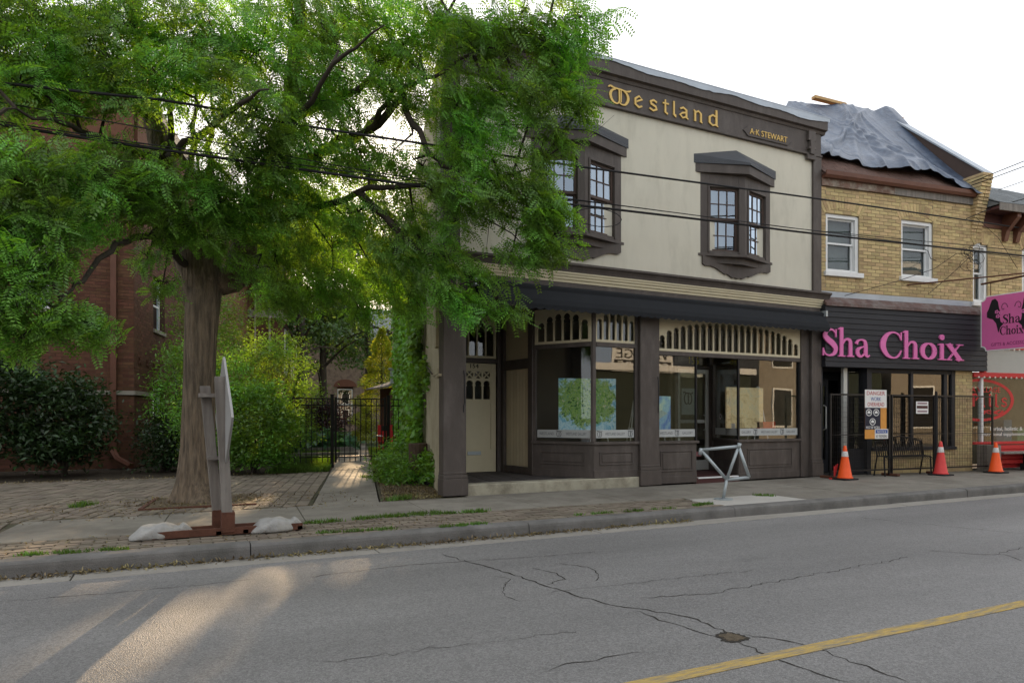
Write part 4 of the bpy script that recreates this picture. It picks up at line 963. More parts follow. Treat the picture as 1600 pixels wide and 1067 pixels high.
def arch_window(fr, a0, a1, z0, z1, rise, par, frame_m=M_white, blind=True):
    gm = M_glass_sha
    w0 = build('arched_window', MB(fr).box(a0-.06, a1+.07, -.06, .07, z0-.10, z0), M_white, par, bevel=.006)
    c = (a0+a1)/2; hw = (a1-a0)/2
    def head(o, k=10): return [(c+hw*(2*i/k-1), z1-rise+rise*(1-(2*i/k-1)**2)) for i in range(k+1)]
    out = [(a0, z0), (a1, z0)]+head(0)[::-1]
    t = .075; inn = [(a0+t, z0+.05), (a1-t, z0+.05), (a1-t, z1-rise-t*.6), (a0+t, z1-rise-t*.6)]
    v, f = curve_mesh2d([out, inn], .09)
    build('frame', MB(fr).raw(v, f, lambda x_, y_, d_: fr(x_, -.075+d_, y_)), frame_m, w0)
    i0, i1, q0, q1 = a0+t, a1-t, z0+.05, z1-rise-t*.6; zm = q0+(q1-q0)*.52
    sh = MB(fr); tt = .038
    for (b0, b1, ob) in ((zm-.02, q1, -.09), (q0, zm+.02, -.12)):
        sh.box(i0, i0+tt, ob-.03, ob, b0, b1).box(i1-tt, i1, ob-.03, ob, b0, b1).box(i0+tt, i1-tt, ob-.03, ob-.001, b0, b0+tt).box(i0+tt, i1-tt, ob-.03, ob-.001, b1-tt, b1)
    build('sash', sh, frame_m, w0)
    build('pane', MB(fr).poly([(i0+tt, -.105, zm), (i1-tt, -.103, zm), (i1-tt, -.105, q1-tt), (i0+tt, -.106, q1-tt)]), gm, w0)
    build('pane', MB(fr).poly([(i0+tt, -.135, q0+tt), (i1-tt, -.133, q0+tt), (i1-tt, -.135, zm), (i0+tt, -.136, zm)]), gm, w0)
    build('blind', MB(fr).box(i0, i1, -.20, -.19, q0, q1), mat('grey_blind', (.10, .115, .11), .9, .2, 4), w0)
    return w0
arch_window(FC, .20, 1.08, 4.28, 5.60, .13, sha); arch_window(FC, 2.24, 3.16, 4.30, 5.65, .13, sha)
seg_arch(.20, 1.08, 5.49, .14, .24, 15); seg_arch(2.24, 3.16, 5.54, .14, .24, 15)
# roof, gutter, eave boards
S('eave_board', MB(FC).box(.05, 2.0, -.05, .06, 6.05, 6.20), mat('peeling_eave_paint', (.16, .10, .075), .9, .4, 6, .3, 30, col2=(.30, .27, .22), c2scale=4))
S('eave_board', MB(FC).box(2.0, 4.33, -.05, .055, 6.05, 6.20), M_oldwood)
S('gutter', MB(FC).profile([(.0, 6.20), (.13, 6.20), (.17, 6.25), (.18, 6.33), (.165, 6.33), (.15, 6.27), (.0, 6.27)], .06, 4.34), M_copper)
S('roof', MB(FC).profile([(.12, 6.26), (-2.6, 8.86), (-5.4, 6.26)], .05, 4.45), M_shingle)
sg = MB(FC)
for j in range(8):
    o = .13-j*.13; z = 6.28+j*.125
    a = .05-(j % 2)*.15
    while a < 4.32:
        b = min(a+.29, 4.34); sg.profile([(o, z), (o+.012, z+.012), (o-.17, z+.185), (o-.18, z+.17)], max(a, .05), b); a += .30
S('shingles', sg, M_shingle, kind='stuff')
pp = MB(FC).profile([(.22, 6.62), (.24, 6.70), (-2.62, 9.28), (-5.4, 6.7), (-5.4, 6.3), (-2.62, 8.7), (.0, 6.3), (.2, 6.3)], 4.42, 4.62)
S('parapet_cap', pp, M_cap)
S('parapet_flashing', MB(FC).profile([(.26, 6.70), (.26, 6.735), (-2.62, 9.335), (-2.62, 9.28)], 4.38, 4.66), M_flash)
# corbelled kneeler in steps
k = 0; z = 5.30
while z < 6.66:
    o = .0+.30*min(1, max(0, (z-5.35)/1.25))
    for (a0, a1) in ((4.30, 4.45), (4.46, 4.61)):
        S('corbel_brick', MB(FC).box(a0, a1, -.2, max(.02, o)+random.uniform(-.006, .006), z, z+.066), M_ybrick, bevel=.004)
    z += .075
# charcoal boarded fascia and flashing above it
fas = S('shop_fascia', MB(FC).box(.06, 4.62, -.1, .12, 2.27, 3.56), M_char)
nb = 11; bh = (3.53-2.27)/nb
for i in range(nb):
    z = 2.27+i*bh
    build('lap_board', MB(FC).profile([(.121, z+.004), (.152, z+.004), (.138, z+bh), (.121, z+bh)], .06, 4.62), M_char, fas)
S('fascia_cap', MB(FC).profile([(-.02, 3.78), (.16, 3.60), (.18, 3.60), (.18, 3.53), (.155, 3.53), (.12, 3.575), (-.02, 3.74)], .06, 4.64), mat('rusty_flashing', (.12, .075, .065), .7, .35, 5, col2=(.2, .18, .17), c2scale=3))
S('lead_flashing', MB(FC).box(.06, 4.62, 0, .016, 3.74, 3.86), M_flash)
# pink letters
G_ = {
 'S': [[(.56, .70, .03), (.53, .86, .05), (.38, .965, .07), (.19, .90, .13), (.12, .75, .17), (.24, .60, .20), (.42, .47, .21), (.55, .30, .18), (.50, .11, .12), (.30, .03, .065), (.12, .10, .05), (.05, .28, .03)], [(.565, .69, .035), (.565, .98, .045)], [(.045, .30, .035), (.045, .02, .045)]],
 'h': [[(.15, 0.0, .15), (.15, 1.06, .15)], [(0, .99, .045), (.15, 1.03, .06)], [(-.0, .022, .044), (.31, .022, .044)], [(.2, .46, .05), (.30, .60, .07), (.42, .64, .09), (.53, .56, .14), (.545, .36, .15), (.545, .0, .15)], [(.40, .022, .044), (.70, .022, .044)]],
 'a': [[(.44, .40, .05), (.26, .36, .07), (.12, .26, .13), (.13, .10, .14), (.26, .03, .08), (.42, .14, .05)], [(.06, .48, .13), (.12, .59, .08), (.28, .64, .06), (.42, .57, .12), (.455, .38, .145), (.455, .12, .145), (.53, .03, .07), (.62, .08, .04)]],
 'C': [[(.78, .70, .03), (.70, .88, .06), (.50, .97, .06), (.28, .88, .12), (.13, .62, .19), (.13, .36, .19), (.28, .11, .13), (.50, .02, .06), (.68, .09, .06), (.80, .30, .03)], [(.79, .68, .035), (.79, .98, .045)]],
 'o': [[(.32+.235*math.cos(t), .32+.285*math.sin(t), .06+.105*abs(math.cos(t))) for t in [2*math.pi*k/16 for k in range(17)]]],
 'i': [[(.16, .0, .15), (.16, .63, .15)], [(.0, .585, .045), (.16, .61, .05)], [(.0, .022, .044), (.32, .022, .044)], [(.155+.05*math.cos(t), .87+.055*math.sin(t), .105) for t in [2*math.pi*k/10 for k in range(11)]]],
 'x': [[(.10, .62, .16), (.54, .0, .16)], [(.52, .62, .05), (.08, .0, .05)], [(.0, .605, .04), (.26, .605, .04)], [(.40, .605, .04), (.64, .605, .04)], [(.0, .02, .04), (.22, .02, .04)], [(.36, .02, .04), (.66, .02, .04)]]}
GW = {'S': .61, 'h': .70, 'a': .62, 'C': .84, 'o': .64, 'i': .32, 'x': .66}
letters = [('S', -.10, .49), ('h', .555, 1.04), ('a', .83+.23, 1.27+.18), ('C', 1.66, 2.20), ('h', 2.26, 2.70), ('o', 2.73, 3.16), ('i', 3.20, 3.42), ('x', 3.44, 3.88)]
letters = [('S', -.05, .33), ('h', .36, .77), ('a', .80, 1.19), ('C', 1.47, 2.09), ('h', 2.10, 2.55), ('o', 2.59, 3.07), ('i', 3.11, 3.33), ('x', 3.33, 3.86)]
for ch, a0, a1 in letters:
    lt = MB(FC); st = G_[ch]
    glyphs([(a0, 2.485, (a1-a0)/GW[ch], .575, st, True)], lt, .15, .03)
    build('pink_letter', lt, M_pink, fas)
# shop front below: door, window
S('shop_interior', MB(FC).box(.1, 4.3, -2.6, -2.5, 0, 2.5).box(.07, 4.3, -2.6, -.02, -.02, .03), M_dark)
S('interior_ceiling', MB(FC).box(.07, 4.3, -2.5, -.02, 2.40, 2.45), M_dark)
dfr = MB(FC); dfr.box(.06, .12, -.8, .0, 0, 2.27).box(1.28, 1.39, -.8, .02, 0, 2.27).box(.12, 1.28, -.82, -.76, 2.05, 2.27)
S('door_recess', dfr, M_char)
S('door_post', MB(FC).box(.69, .79, -.10, -.02, .55, 2.27).box(.70, .78, -.10, -.02, .03, .55), M_alu, bevel=.005)
sd = S('shop_door', MB(FC).box(.13, .20, -.5, -.45, .03, 2.05).box(.62, .69, -.5, -.45, .03, 2.05).box(.20, .62, -.5, -.45, .03, .3).box(.20, .62, -.5, -.45, 1.9, 2.05).box(.20, .62, -.5, -.46, .95, 1.03), M_char, bevel=.004)
build('door_glass', MB(FC).box(.20, .62, -.48, -.474, .3, 1.9), M_glass, sd)
build('door_handle', MB(FC).tube([(.56, -.45, .95), (.56, -.38, .98), (.56, -.38, 1.45), (.56, -.45, 1.48)], .014, 6), M_alu, sd)
build('door_poster', MB(FC).box(.30, .40, -.449, -.447, 1.0, 1.35), mat('faded_poster', (.25, .3, .32), .7, .4, 20), sd)
S('panel', MB(FC).box(.80, 1.28, -.12, -.06, .03, .55).box(.80, .86, -.12, -.06, .55, 2.2), M_char)
S('pane', MB(FC).box(.86, 1.28, -.10, -.094, .55, 2.2), M_glass)
wf = MB(FC); wf.box(1.39, 3.82, -.08, .05, .50, .57).box(1.39, 1.43, -.08, 0, .57, 2.27).box(2.53, 2.60, -.08, -.005, .57, 2.27).box(3.50, 3.60, -.08, -.005, .57, 2.27).box(3.72, 3.82, -.08, 0, .57, 2.27).box(1.43, 3.72, -.08, -.01, 2.18, 2.27)
S('shop_window_frame', wf, M_char, bevel=.004)
for a, b in ((1.43, 2.53), (2.60, 3.50), (3.60, 3.72)):
    S('shop_window_pane', MB(FC).box(a, b, -.05, -.044, .57, 2.18), glass_mat('shop_glass', (.5, .52, .5), 2.0) if 'shop_glass' not in MATS else MATS['shop_glass'])
S('lightbox', MB(FC).box(3.62, 3.68, -.30, -.2, .6, 2.1), M_flash)
# tarpaulin on the roof
FOLDS = [(3.9+random.uniform(-.2, .6)-k*.28*random.uniform(.3, 1), -.3+k*.29+random.uniform(-.2, .2), random.uniform(.02, .075), random.uniform(.035, .09)) for k in range(17)]+[(random.uniform(0, 4.4), random.uniform(0, 4.4), random.uniform(-.03, .03), random.uniform(.03, .06)) for k in range(14)]
NI, NJ = 130, 54
tv = []
def nz2(x, y, s): return math.sin(x*1.7*s+y*.6*s+1.3*s)*math.sin(y*1.9*s-x*.8*s+.4)+.5*math.sin(x*4.1*s+2*y*s)*math.sin(y*3.3*s+x*1.3*s)
for j in range(NJ):
    for i in range(NI):
        u = i/(NI-1); v = j/(NJ-1)
        s_ = -.3+1.7*v**1.6+u*(4.65-(1.7*v**1.6-.42*v))        # along the roof, drawn in a little at the ridge
        low = .150+.025*math.sin(s_*2.3)+.010*math.sin(s_*6+1)
        if s_ > .9: low -= .05*min(1, (s_-.9)/1.6)
        if s_ > 3.2: low -= .13*min(1, (s_-3.2)/1.0)
        t = low+(1.0-low)*v
        o, z = .12-2.72*t, 6.28+(2.62+.30*min(1, max(0, s_/2.2)))*t
        fold = sum(am*math.exp(-((s_-(p0+(p1-p0)*(1-v)+.03*math.sin(v*9+p0)))/wd)**2) for p0, p1, am, wd in FOLDS)
        #fold = .07*nz2(s_, v*2.4, 1.0)+.06*abs(nz2(s_+v*1.4, v*3-s_*.3, 2.2))+.035*abs(nz2(s_*1.3-v, v*4+s_*.5, 4.0))+.012*nz2(s_*2, v*7, 6.0)
        bag = .11*math.exp(-((v-.09)/.09)**2)*(.6+.4*math.sin(s_*2.6+.8))
        hump = -.05*math.sin(math.pi*min(1, v))+.05*nz2(s_, v*2, .8)
        ridge = .02*math.sin(s_*2.2+.5)*v + .22*max(0, min(1, (s_-4.1)/.4))*min(1, v*1.6) - .03*max(0, s_-3)*v
        nrm = .09+fold*(1-.75*v**3)+bag+hump
        tv.append(FC(s_, o+nrm*.70, z+nrm*.72+ridge))
tf = []
for j in range(NJ-1):
    for i in range(NI-1):
        a = j*NI+i; tf.append((a, a+1, a+NI+1, a+NI))
tm = MB(); tm.v = tv; tm.f = tf
trp = build('tarpaulin', tm, M_tarp, None, 'crumpled grey-blue tarpaulin draped over the brown roof of the brick shop', 'tarpaulin', smooth=True)
sm = trp.modifiers.new('thickness', 'SOLIDIFY'); sm.thickness = .006
sub = trp.modifiers.new('smooth', 'SUBSURF'); sub.levels = 1; sub.render_levels = 1
def plank(a, o, z, ln, dz, label, ry=0):
    m_ = MB(FC).prism([(a, z), (a+ln, z+dz), (a+ln, z+dz+.07), (a, z+.07)], o, o+.14)
    build('plank', m_, M_timber, None, label, 'plank', 'planks holding down the tarpaulin')
plank(2.2, -2.65, 9.32, 1.0, -.06, 'long bare plank on the roof ridge over the tarpaulin'); plank(4.55, -2.6, 9.18, .5, -.06, 'short bare plank end sticking out at the right end of the ridge')

# ================================================================== THE RED SHOP AT THE RIGHT
FT = FC
shop3 = thing('corner_shop', (18.5, 9.1, 0), 'yellow brick shop with red window surround and grey shingled roof at the right edge', 'building')
T = lambda name, mb, m, par=shop3, **k: build(name, mb, m, par, **k)
brickwork(shop3, FT, [(4.82, 5.92, 2.95, 5.66), (4.63, 4.82, 5.18, 5.66), (6.8, 8.5, 2.95, 5.66), (5.92, 6.8, 5.3, 5.66), (4.63, 4.82, 2.95, 3.8)], M_ybrick, M_ymortar, maxn=120)
arch_window(FT, 4.30+.33, 4.82, 3.88, 5.30, .06, shop3) if False else None
w3 = arch_window(FT, 4.36, 4.82, 3.86, 5.26, .10, shop3)
arch_window(FT, 5.95, 6.78, 3.9, 5.26, .12, shop3)
seg_arch(4.45, 4.82, 5.15, .08, .22, 7, shop3); seg_arch(5.95, 6.78, 5.16, .13, .22, 13, shop3)
T('room_wall', MB(FT).box(4.35, 8.5, -.34, -.30, 2.4, 5.7), M_dark)
T('eave_soffit', MB(FT).box(4.62, 8.6, -.1, .42, 5.90, 5.96).box(4.62, 5.5, -.1, .02, 5.66, 5.90), M_maroon)
T('eave_fascia', MB(FT).box(4.62, 8.6, .42, .45, 5.86, 6.02), M_oldwood)
for a in (5.25, 5.62, 6.9):
    T('eave_bracket', MB(FT).profile([(.0, 5.30), (.07, 5.30), (.13, 5.52), (.38, 5.78), (.38, 5.90), (.0, 5.90)], a, a+.12), M_copper)
T('frieze_board', MB(FT).box(4.63, 8.5, 0, .035, 5.58, 5.70), M_copper)
rows = MB(FT)
for j in range(16):
    o = .45-j*.17; z = 6.02+j*.095; a = 4.62-(j % 2)*.15
    while a < 8.6:
        b = a+.29; rows.profile([(o, z), (o+.01, z+.014), (o-.21, z+.13), (o-.22, z+.115)], max(a, 4.62), b); a += .30
T('shingles', rows, M_gshingle, kind='stuff')
T('roof', MB(FT).profile([(.44, 6.0), (-2.5, 7.6), (-6, 6.0)], 4.63, 8.6), M_gshingle)
T('flashing_top', MB(FT).box(4.62, 8.6, -2.55, -2.45, 7.6, 7.66), M_flash)
# shop front
T('window_surround', MB(FT).box(4.34, 8.5, -.06, .05, 2.14, 2.25).box(4.63, 8.5, -.06, .06, 2.80, 2.98).box(4.63, 4.72, -.06, .055, 2.25, 2.80).box(4.34, 8.5, -.06, .06, .60, .66), M_red, bevel=.004)
T('sign_panel', MB(FT).box(4.72, 8.5, -.06, .03, 2.25, 2.80), M_grey)
M_bulb = mat('white_bulb', (.75, .72, .62), .4)
for (zz, oo) in ((2.80, .06), (2.15, .05)):
    a = 4.70 if zz > 2.5 else 4.45
    while a < 7:
        bm_ = MB(); bm_.lathe([(.006, -.03), (.020, -.012), (.020, .006), (.008, .02)], FT(a, oo+.025, zz-.012), 8); T('light_bulb', bm_, M_bulb, smooth=True); a += .17
T('window_mullion', MB(FT).box(4.63, 4.69, -.08, .0, .66, 2.14).box(7.2, 7.26, -.08, 0, .66, 2.14), M_white)
for a, b in ((4.34, 4.63), (4.69, 7.2)):
    T('shop_pane', MB(FT).box(a, b, -.05, -.044, .66, 2.14), MATS.get('red_shop_glass') or glass_mat('red_shop_glass', (.85, .88, .86), .65))
T('shop_interior', MB(FT).box(4.34, 8.5, -1.8, -1.7, 0, 2.4), mat('dim_shop_wall', (.07, .075, .05), .9, .5, 2))
T('display_shelf', MB(FT).box(4.36, 7.2, -.9, -.12, .60, .66), M_oldwood)
for k, (a, h, cc) in enumerate(((4.85, .35, (.25, .12, .05)), (5.15, .42, (.30, .17, .07)), (5.5, .3, (.06, .10, .16)), (5.75, .5, (.08, .14, .2)), (6.2, .3, (.1, .2, .1)))):
    T('display_box', MB(FT).box(a, a+.26, -.6, -.3, .66, .66+h), mat('display_%d' % k, cc, .7, .3, 8))
ring = []
cs, cz, ra, rb = 4.66, 1.62, 1.06, .49
v, f = curve_mesh2d([[(cs+ra*math.cos(t), cz+rb*math.sin(t)) for t in [-1.84+3.68*k/40 for k in range(41)]]+[(cs+(ra-.10)*math.cos(t), cz+(rb-.06)*math.sin(t)) for t in [1.84-3.68*k/40 for k in range(41)]]], .002)
T('oval_emblem', MB(FT).raw(v, f, lambda x_, y_, d_: FT(x_, -.042+d_, y_)), M_red)
T('red_lettering', text(MB(FT), 'A VILLAGE', 4.37, 5.28, 1.80, 1.92, -.0425, .002), M_red)
tb_ = MB(FT)
PB = {'i': [[(.3, 1.0, .3), (.3, .1, .34), (.7, .0, .2)]], 'l': [[(.3, 1.4, .34), (.3, .1, .36), (.75, .0, .2)]], 's': WE['s'][0], 'P': [[(.3, 0, .3), (.3, 1.3, .3)], [(.0, 1.3, .2), (.6, 1.35, .2), (.9, 1.0, .26), (.55, .66, .18)]]}
for ch, a0, a1 in (('P', 4.37, 4.60), ('i', 4.70, 4.84), ('l', 4.90, 5.06), ('l', 5.10, 5.26), ('s', 5.30, 5.52)):
    glyphs([(a0, 1.47, a1-a0, .21, PB[ch], False)], tb_, -.0425, .002)
glyphs([(4.75, 1.27, .62, .14, [[(0, .2, .12), (.2, .8, .16), (.5, .5, .2), (.8, .2, .16), (1.0, .8, .1)], [(0, .8, .1), (.3, .3, .16), (.55, .5, .2), (.85, .9, .14)]], True)], tb_, -.0425, .002)
T('red_script', tb_, M_red)
T('white_lettering', text(text(MB(FT), 'herbal, holistic &', 4.96, 6.0, .90, 1.0, -.042, .002), 'nutritional supplements', 4.74, 6.1, .77, .87, -.042, .002), M_white)
# low red board front under the window
T('stall_board', MB(FT).box(4.66, 6.4, -.06, .02, .05, .58), M_red)

# bench in front of the red window
bn = thing('bench', (*FT(5.3, .3, 0)[:2], 0), 'red and grey wooden bench under the red shop window, behind the last cone', 'bench')
for k in range(4): build('back_slat', MB(FT).box(4.72, 6.3, .14, .165, .16+k*.11, .25+k*.11), M_red, bn, bevel=.004)
build('seat', MB(FT).box(4.66, 6.4, .14, .50, .40, .445), M_oldwood, bn, bevel=.006)
for a in (4.40, 6.3): build('end_post', MB(FT).box(a, a+.20, .06, .48, 0, .60), M_oldwood, bn, bevel=.008)
build('end_post', MB(FT).box(5.72, 5.92, .1, .48, 0, .395), M_dark, bn)

# projecting pink sign
FSg = Fr(16.30, 9.17, (0, -1), (-1, 0))
ps = thing('hanging_sign', (16.3, 8.6, 2.7), 'pink plaque sign with black ladies and curls hanging over the pavement', 'sign')
W_, z0, z1 = 1.26, 2.70, 3.93
def plaque(e):
    n_ = .10
    pts = []
    for (cx_, cz_, q) in ((e, z0+e, 0), (W_-e, z0+e, 1), (W_-e, z1-e, 2), (e, z1-e, 3)):
        sx = 1 if q in (0, 3) else -1; sz = 1 if q in (0, 1) else -1
        # notched corner: a quarter bite
        arc = [(cx_+sx*n_*math.cos(t), cz_+sz*n_*math.sin(t)) for t in [k*math.pi/2/5 for k in range(6)]]
        if q in (0, 2): arc = arc[::-1]
        pts += arc
    return pts
build('plaque', MB(FSg).prism(plaque(0), -.02, .02), M_white, ps)
build('pink_face', MB(FSg).prism(plaque(.022), .0205, .024), M_pinkdark, ps)
def sil(mirror):
    P = [(.12, .62), (.12, .53), (.18, .50), (.25, .48), (.32, .40), (.37, .22), (.41, .32), (.48, .38), (.42, .42), (.40, .50), (.41, .60), (.38, .70), (.36, .80), (.30, .86), (.23, .84), (.19, .76), (.16, .68)]
    return [((W_-p[0]*.95-.04) if mirror else p[0]*.95+.02, z0+p[1]*1.22*.98+.12) for p in P]
for mi in (0, 1): build('silhouette', MB(FSg).prism(sil(mi), .0245, .027), M_ink, ps)
cu_ = MB(FSg)
for (cx_, sg_) in ((.48, 1), (.78, -1)):
    P = [(cx_+sg_*(.13-.012*k)*math.cos(k*.55)*.62-.0, 3.62+(.13-.012*k)*math.sin(k*.55), .012) for k in range(11)]
    cu_.ribbon(P, .0245, .0265, 1, 1, 0, 0)
build('curls', cu_, M_ink, ps)
fl_ = MB(FSg)
for (cx_, cz_) in ((.34, 3.55), (.42, 3.52), (.36, 3.45), (.92, 3.55), (.86, 3.50)):
    for k in range(5):
        t = 2*math.pi*k/5; fl_.prism([(cx_+.028*math.cos(t)+.018*math.cos(q), cz_+.028*math.sin(t)+.018*math.sin(q)) for q in [2*math.pi*j/6 for j in range(6)]], .0275, .0285+.0002*k)
build('blossoms', fl_, M_pink, ps)
def serif_word(word, a0, a1, z, h, mb, o):
    tot = sum(GW[c]+.05 for c in word); x_ = a0; sx = (a1-a0)/tot
    for c in word:
        glyphs([(x_, z, sx, h, G_[c], True)], mb, o, .002); x_ += (GW[c]+.05)*sx
tw = MB(FSg); serif_word('Sha', .46, .82, 3.27, .20, tw, .0245); serif_word('Choix', .40, .88, 3.03, .185, tw, .0245)
build('sign_lettering', tw, M_ink, ps)
build('sign_line', text(MB(FSg), 'GIFTS & ACCESSORIES', .22, 1.06, 2.80, 2.87, .0245, .002), mat('plum_paint', (.16, .02, .09), .6), ps)
arm = MB(); arm.tube([FSg(-.0, 0, 4.22), FSg(1.5, 0, 4.27)], .022, 6)
build('bracket_arm', arm, M_rust, ps)
for a in (.2, 1.05): build('hanger', MB().tube([FSg(a, 0, 3.93), FSg(a, 0, 4.24)], .008, 5), M_rust, ps)
build('stay_rod', MB().tube([FC(2.4, .02, 4.12), FSg(1.35, .0, 4.27)], .016, 6), M_rust, ps)

# ================================================================== TEMPORARY FENCE, CONES, SIGNS, BENCH
FA, FB_, FCc = (11.75, 9.50), (14.72, 9.22), (16.5, 9.02)
fence = thing('temporary_fence', (14.2, 9.3, 0), 'black welded wire barrier fence in front of the pink-lettered shop', 'fence')
def fence_panel(p, q, z0=.12, z1=1.70):
    fr, L_ = wallframe(*(p+q)); t = .017
    f_ = build('panel_frame', MB(fr).box(.02, L_-.02, -t, t, z1-.034, z1).box(.02, L_-.02, -t, t, z0, z0+.03).box(.02, L_-.02, -t*.7, t*.7, .86, .875).box(.02, .055, -t, t, z0-.1, z1-.034).box(L_-.055, L_-.02, -t, t, z0-.1, z1-.034), M_black, fence)
    wm = MB(fr); a = .07
    while a < L_-.06: wm.box(a, a+.004, -.002, .002, z0+.03, z1-.034); a += .05
    z = z0+.1
    while z < z1-.05: wm.box(.05, L_-.05, .002, .006, z, z+.004); z += .10
    build('wire_mesh', wm, M_black, fence, kind='stuff')
mid = ((FA[0]*.44+FB_[0]*.56), (FA[1]*.44+FB_[1]*.56))
fence_panel(FA, mid); fence_panel(mid, FB_); fence_panel(FB_, FCc)
build('tall_post', MB().tube([(FB_[0], FB_[1]-.02, .05), (FB_[0], FB_[1]-.02, 1.78)], .026, 8), M_black, fence)
for (x, y) in (FA, mid, FB_, FCc): build('foot', MB().box(x-.05, x+.05, y-.18, y+.18, .002, .05), M_rust, fence, bevel=.006)
for k in range(3): build('red_stand', MB().tube([(11.72+k*.06, 9.35+k*.05, .01), (11.75+k*.05, 9.38, .25+.02*k)], .014, 6), M_red, fence)
build('red_stand', MB().box(11.55, 11.95, 9.30, 9.34, .002, .03), M_red, fence)

def cone(x, y, m, label, h=.70, rz=0):
    t = thing('traffic_cone', (x, y, 0), label, 'traffic cone', 'traffic cones along the barrier')
    b = MB().slab([(x-.19, y-.15), (x-.15, y-.19), (x+.15, y-.19), (x+.19, y-.15), (x+.19, y+.15), (x+.15, y+.19), (x-.15, y+.19), (x-.19, y+.15)], .002, .03)
    build('base', b, M_rubber, t, bevel=.006)
    r = lambda z: .135-(z-.03)*(.135-.026)/(h-.03)
    build('cone_body', MB().lathe([(.148, .03), (.15, .045), (r(.06), .06), (r(h*.66), h*.66), (r(h*.86), h*.86), (r(h), h), (.018, h+.006)], (x, y, 0), 24), m, t, smooth=True)
    build('collar', MB().lathe([(r(h*.68)+.002, h*.68), (r(h*.69)+.004, h*.69), (r(h*.83)+.004, h*.83), (r(h*.84)+.002, h*.84)], (x, y, 0), 24), M_refl, t, smooth=True)
    return t
cone(11.78, 9.16, M_orange, 'bright orange traffic cone nearest the gallery corner', .66); cone(14.47, 8.95, M_redcone, 'faded red traffic cone under the tall fence post', .71); cone(16.18, 8.80, M_orange, 'orange traffic cone in front of the red shop window', .66)

# notices on the fence
ffr, FL_ = wallframe(*(FA+FB_))
M_sgw = mat('white_sign_board', (.72, .72, .70), .5, .05, 6); M_sgo = mat('orange_sign_board', (.62, .28, .06), .6, .15, 8); M_sgb = mat('navy_sign_ink', (.015, .018, .035), .6); M_sgr = mat('red_sign_ink', (.42, .02, .02), .6); M_blue = mat('blue_sign_ink', (.03, .08, .30), .6)
ds = thing('danger_sign', (*ffr(1.0, .03, 0)[:2], .8), 'tall DANGER WORK OVERHEAD safety sign hung on the fence', 'sign')
def onf(name, a0, a1, z0, z1, m, lay, par): return build(name, MB(ffr).box(a0, a1, .022+lay*.0025, .0245+lay*.0025, z0, z1), m, par)
A0 = .93
onf('board', A0, A0+.60, .78, 1.79, M_sgo, 0, ds); onf('white_panel', A0, A0+.60, 1.42, 1.79, M_sgw, 1, ds); onf('navy_panel', A0, A0+.43, .97, 1.42, M_sgb, 1, ds)
for s_, z0_, z1_, mm, m0, m1 in (('DANGER', 1.68, 1.76, M_sgr, .05, .55), ('WORK', 1.56, 1.64, M_blue, .16, .44), ('OVERHEAD', 1.45, 1.53, M_sgr, .07, .53)):
    build('sign_lettering', text(MB(ffr), s_, A0+m0, A0+m1, z0_, z1_, .0275, .002), mm, ds)
for (dx, dz) in ((.11, 1.32), (.31, 1.32), (.21, 1.13)):
    ro = [(A0+dx+.082*math.cos(t), dz+.072*math.sin(t)) for t in [2*math.pi*k/18 for k in range(18)]]; ri = [(A0+dx+.066*math.cos(t), dz+.058*math.sin(t)) for t in [2*math.pi*k/18 for k in range(18)]]
    v, f = curve_mesh2d([ro, ri], .001)
    pc = MB(ffr).raw(v, f, lambda x_, y_, d_: ffr(x_, .0275+d_, y_))
    pc.prism([(A0+dx-.045, dz-.02), (A0+dx+.045, dz-.02), (A0+dx+.035, dz+.02), (A0+dx, dz+.04), (A0+dx-.035, dz+.02)], .027, .0285)
    build('pictogram', pc, M_sgw, ds)
build('sign_lettering', text(MB(ffr), 'MUST BE WORN', A0+.03, A0+.40, .985, 1.04, .0275, .002), M_sgw, ds)
onf('notice_panel', A0+.27, A0+.64, .78, .98, M_sgw, 2, ds); onf('blue_strip', A0+.29, A0+.62, .89, .965, M_blue, 3, ds)
build('sign_lettering', text(MB(ffr), 'NOTICE', A0+.33, A0+.58, .90, .95, .034, .001), M_sgw, ds)
build('sign_lettering', text(MB(ffr), 'NO TRESPASSING', A0+.30, A0+.61, .80, .86, .030, .001), M_ink, ds)
ns = thing('notice', (*FC(2.95, 0, 0)[:2], 1.3), 'small white notice with dark lines on the fence by the shop window', 'sign')
A1 = 2.38
onf('board', A1, A1+.36, 1.30, 1.56, M_sgw, 0, ns); onf('dark_strip', A1+.02, A1+.34, 1.41, 1.47, M_maroon, 1, ns)
for q, zz in enumerate((1.50, 1.33)): onf('printed_line', A1+.04, A1+.32, zz, zz+.04, mat('grey_print', (.3, .22, .24), .6), 1, ns)

# black slatted bench behind the fence
FBn = Fr(13.15, 9.44, (c8, -s8), (-s8, -c8))
bb = thing('metal_bench', (*FBn(.6, 0, 0)[:2], 0), 'black slatted metal bench between the fence and the shop window', 'bench')
for i in range(22):
    a = .06+i*.058; build('back_slat', MB().tube([FBn(a, -.02, .42), FBn(a, -.05, .62), FBn(a, -.09, .78)], .010, 4), M_black, bb)
for i in range(22):
    a = .06+i*.058; build('seat_slat', MB().tube([FBn(a, -.02, .41), FBn(a, .14, .40), FBn(a, .2, .36)], .010, 4), M_black, bb)
build('top_rail', MB().tube([FBn(.0, -.09, .70), FBn(.25, -.09, .77), FBn(.65, -.09, .82), FBn(1.05, -.09, .77), FBn(1.3, -.09, .70)], .016, 6), M_black, bb)
build('seat_rail', MB().tube([FBn(.0, .0, .41), FBn(1.3, .0, .41)], .014, 6), M_black, bb)
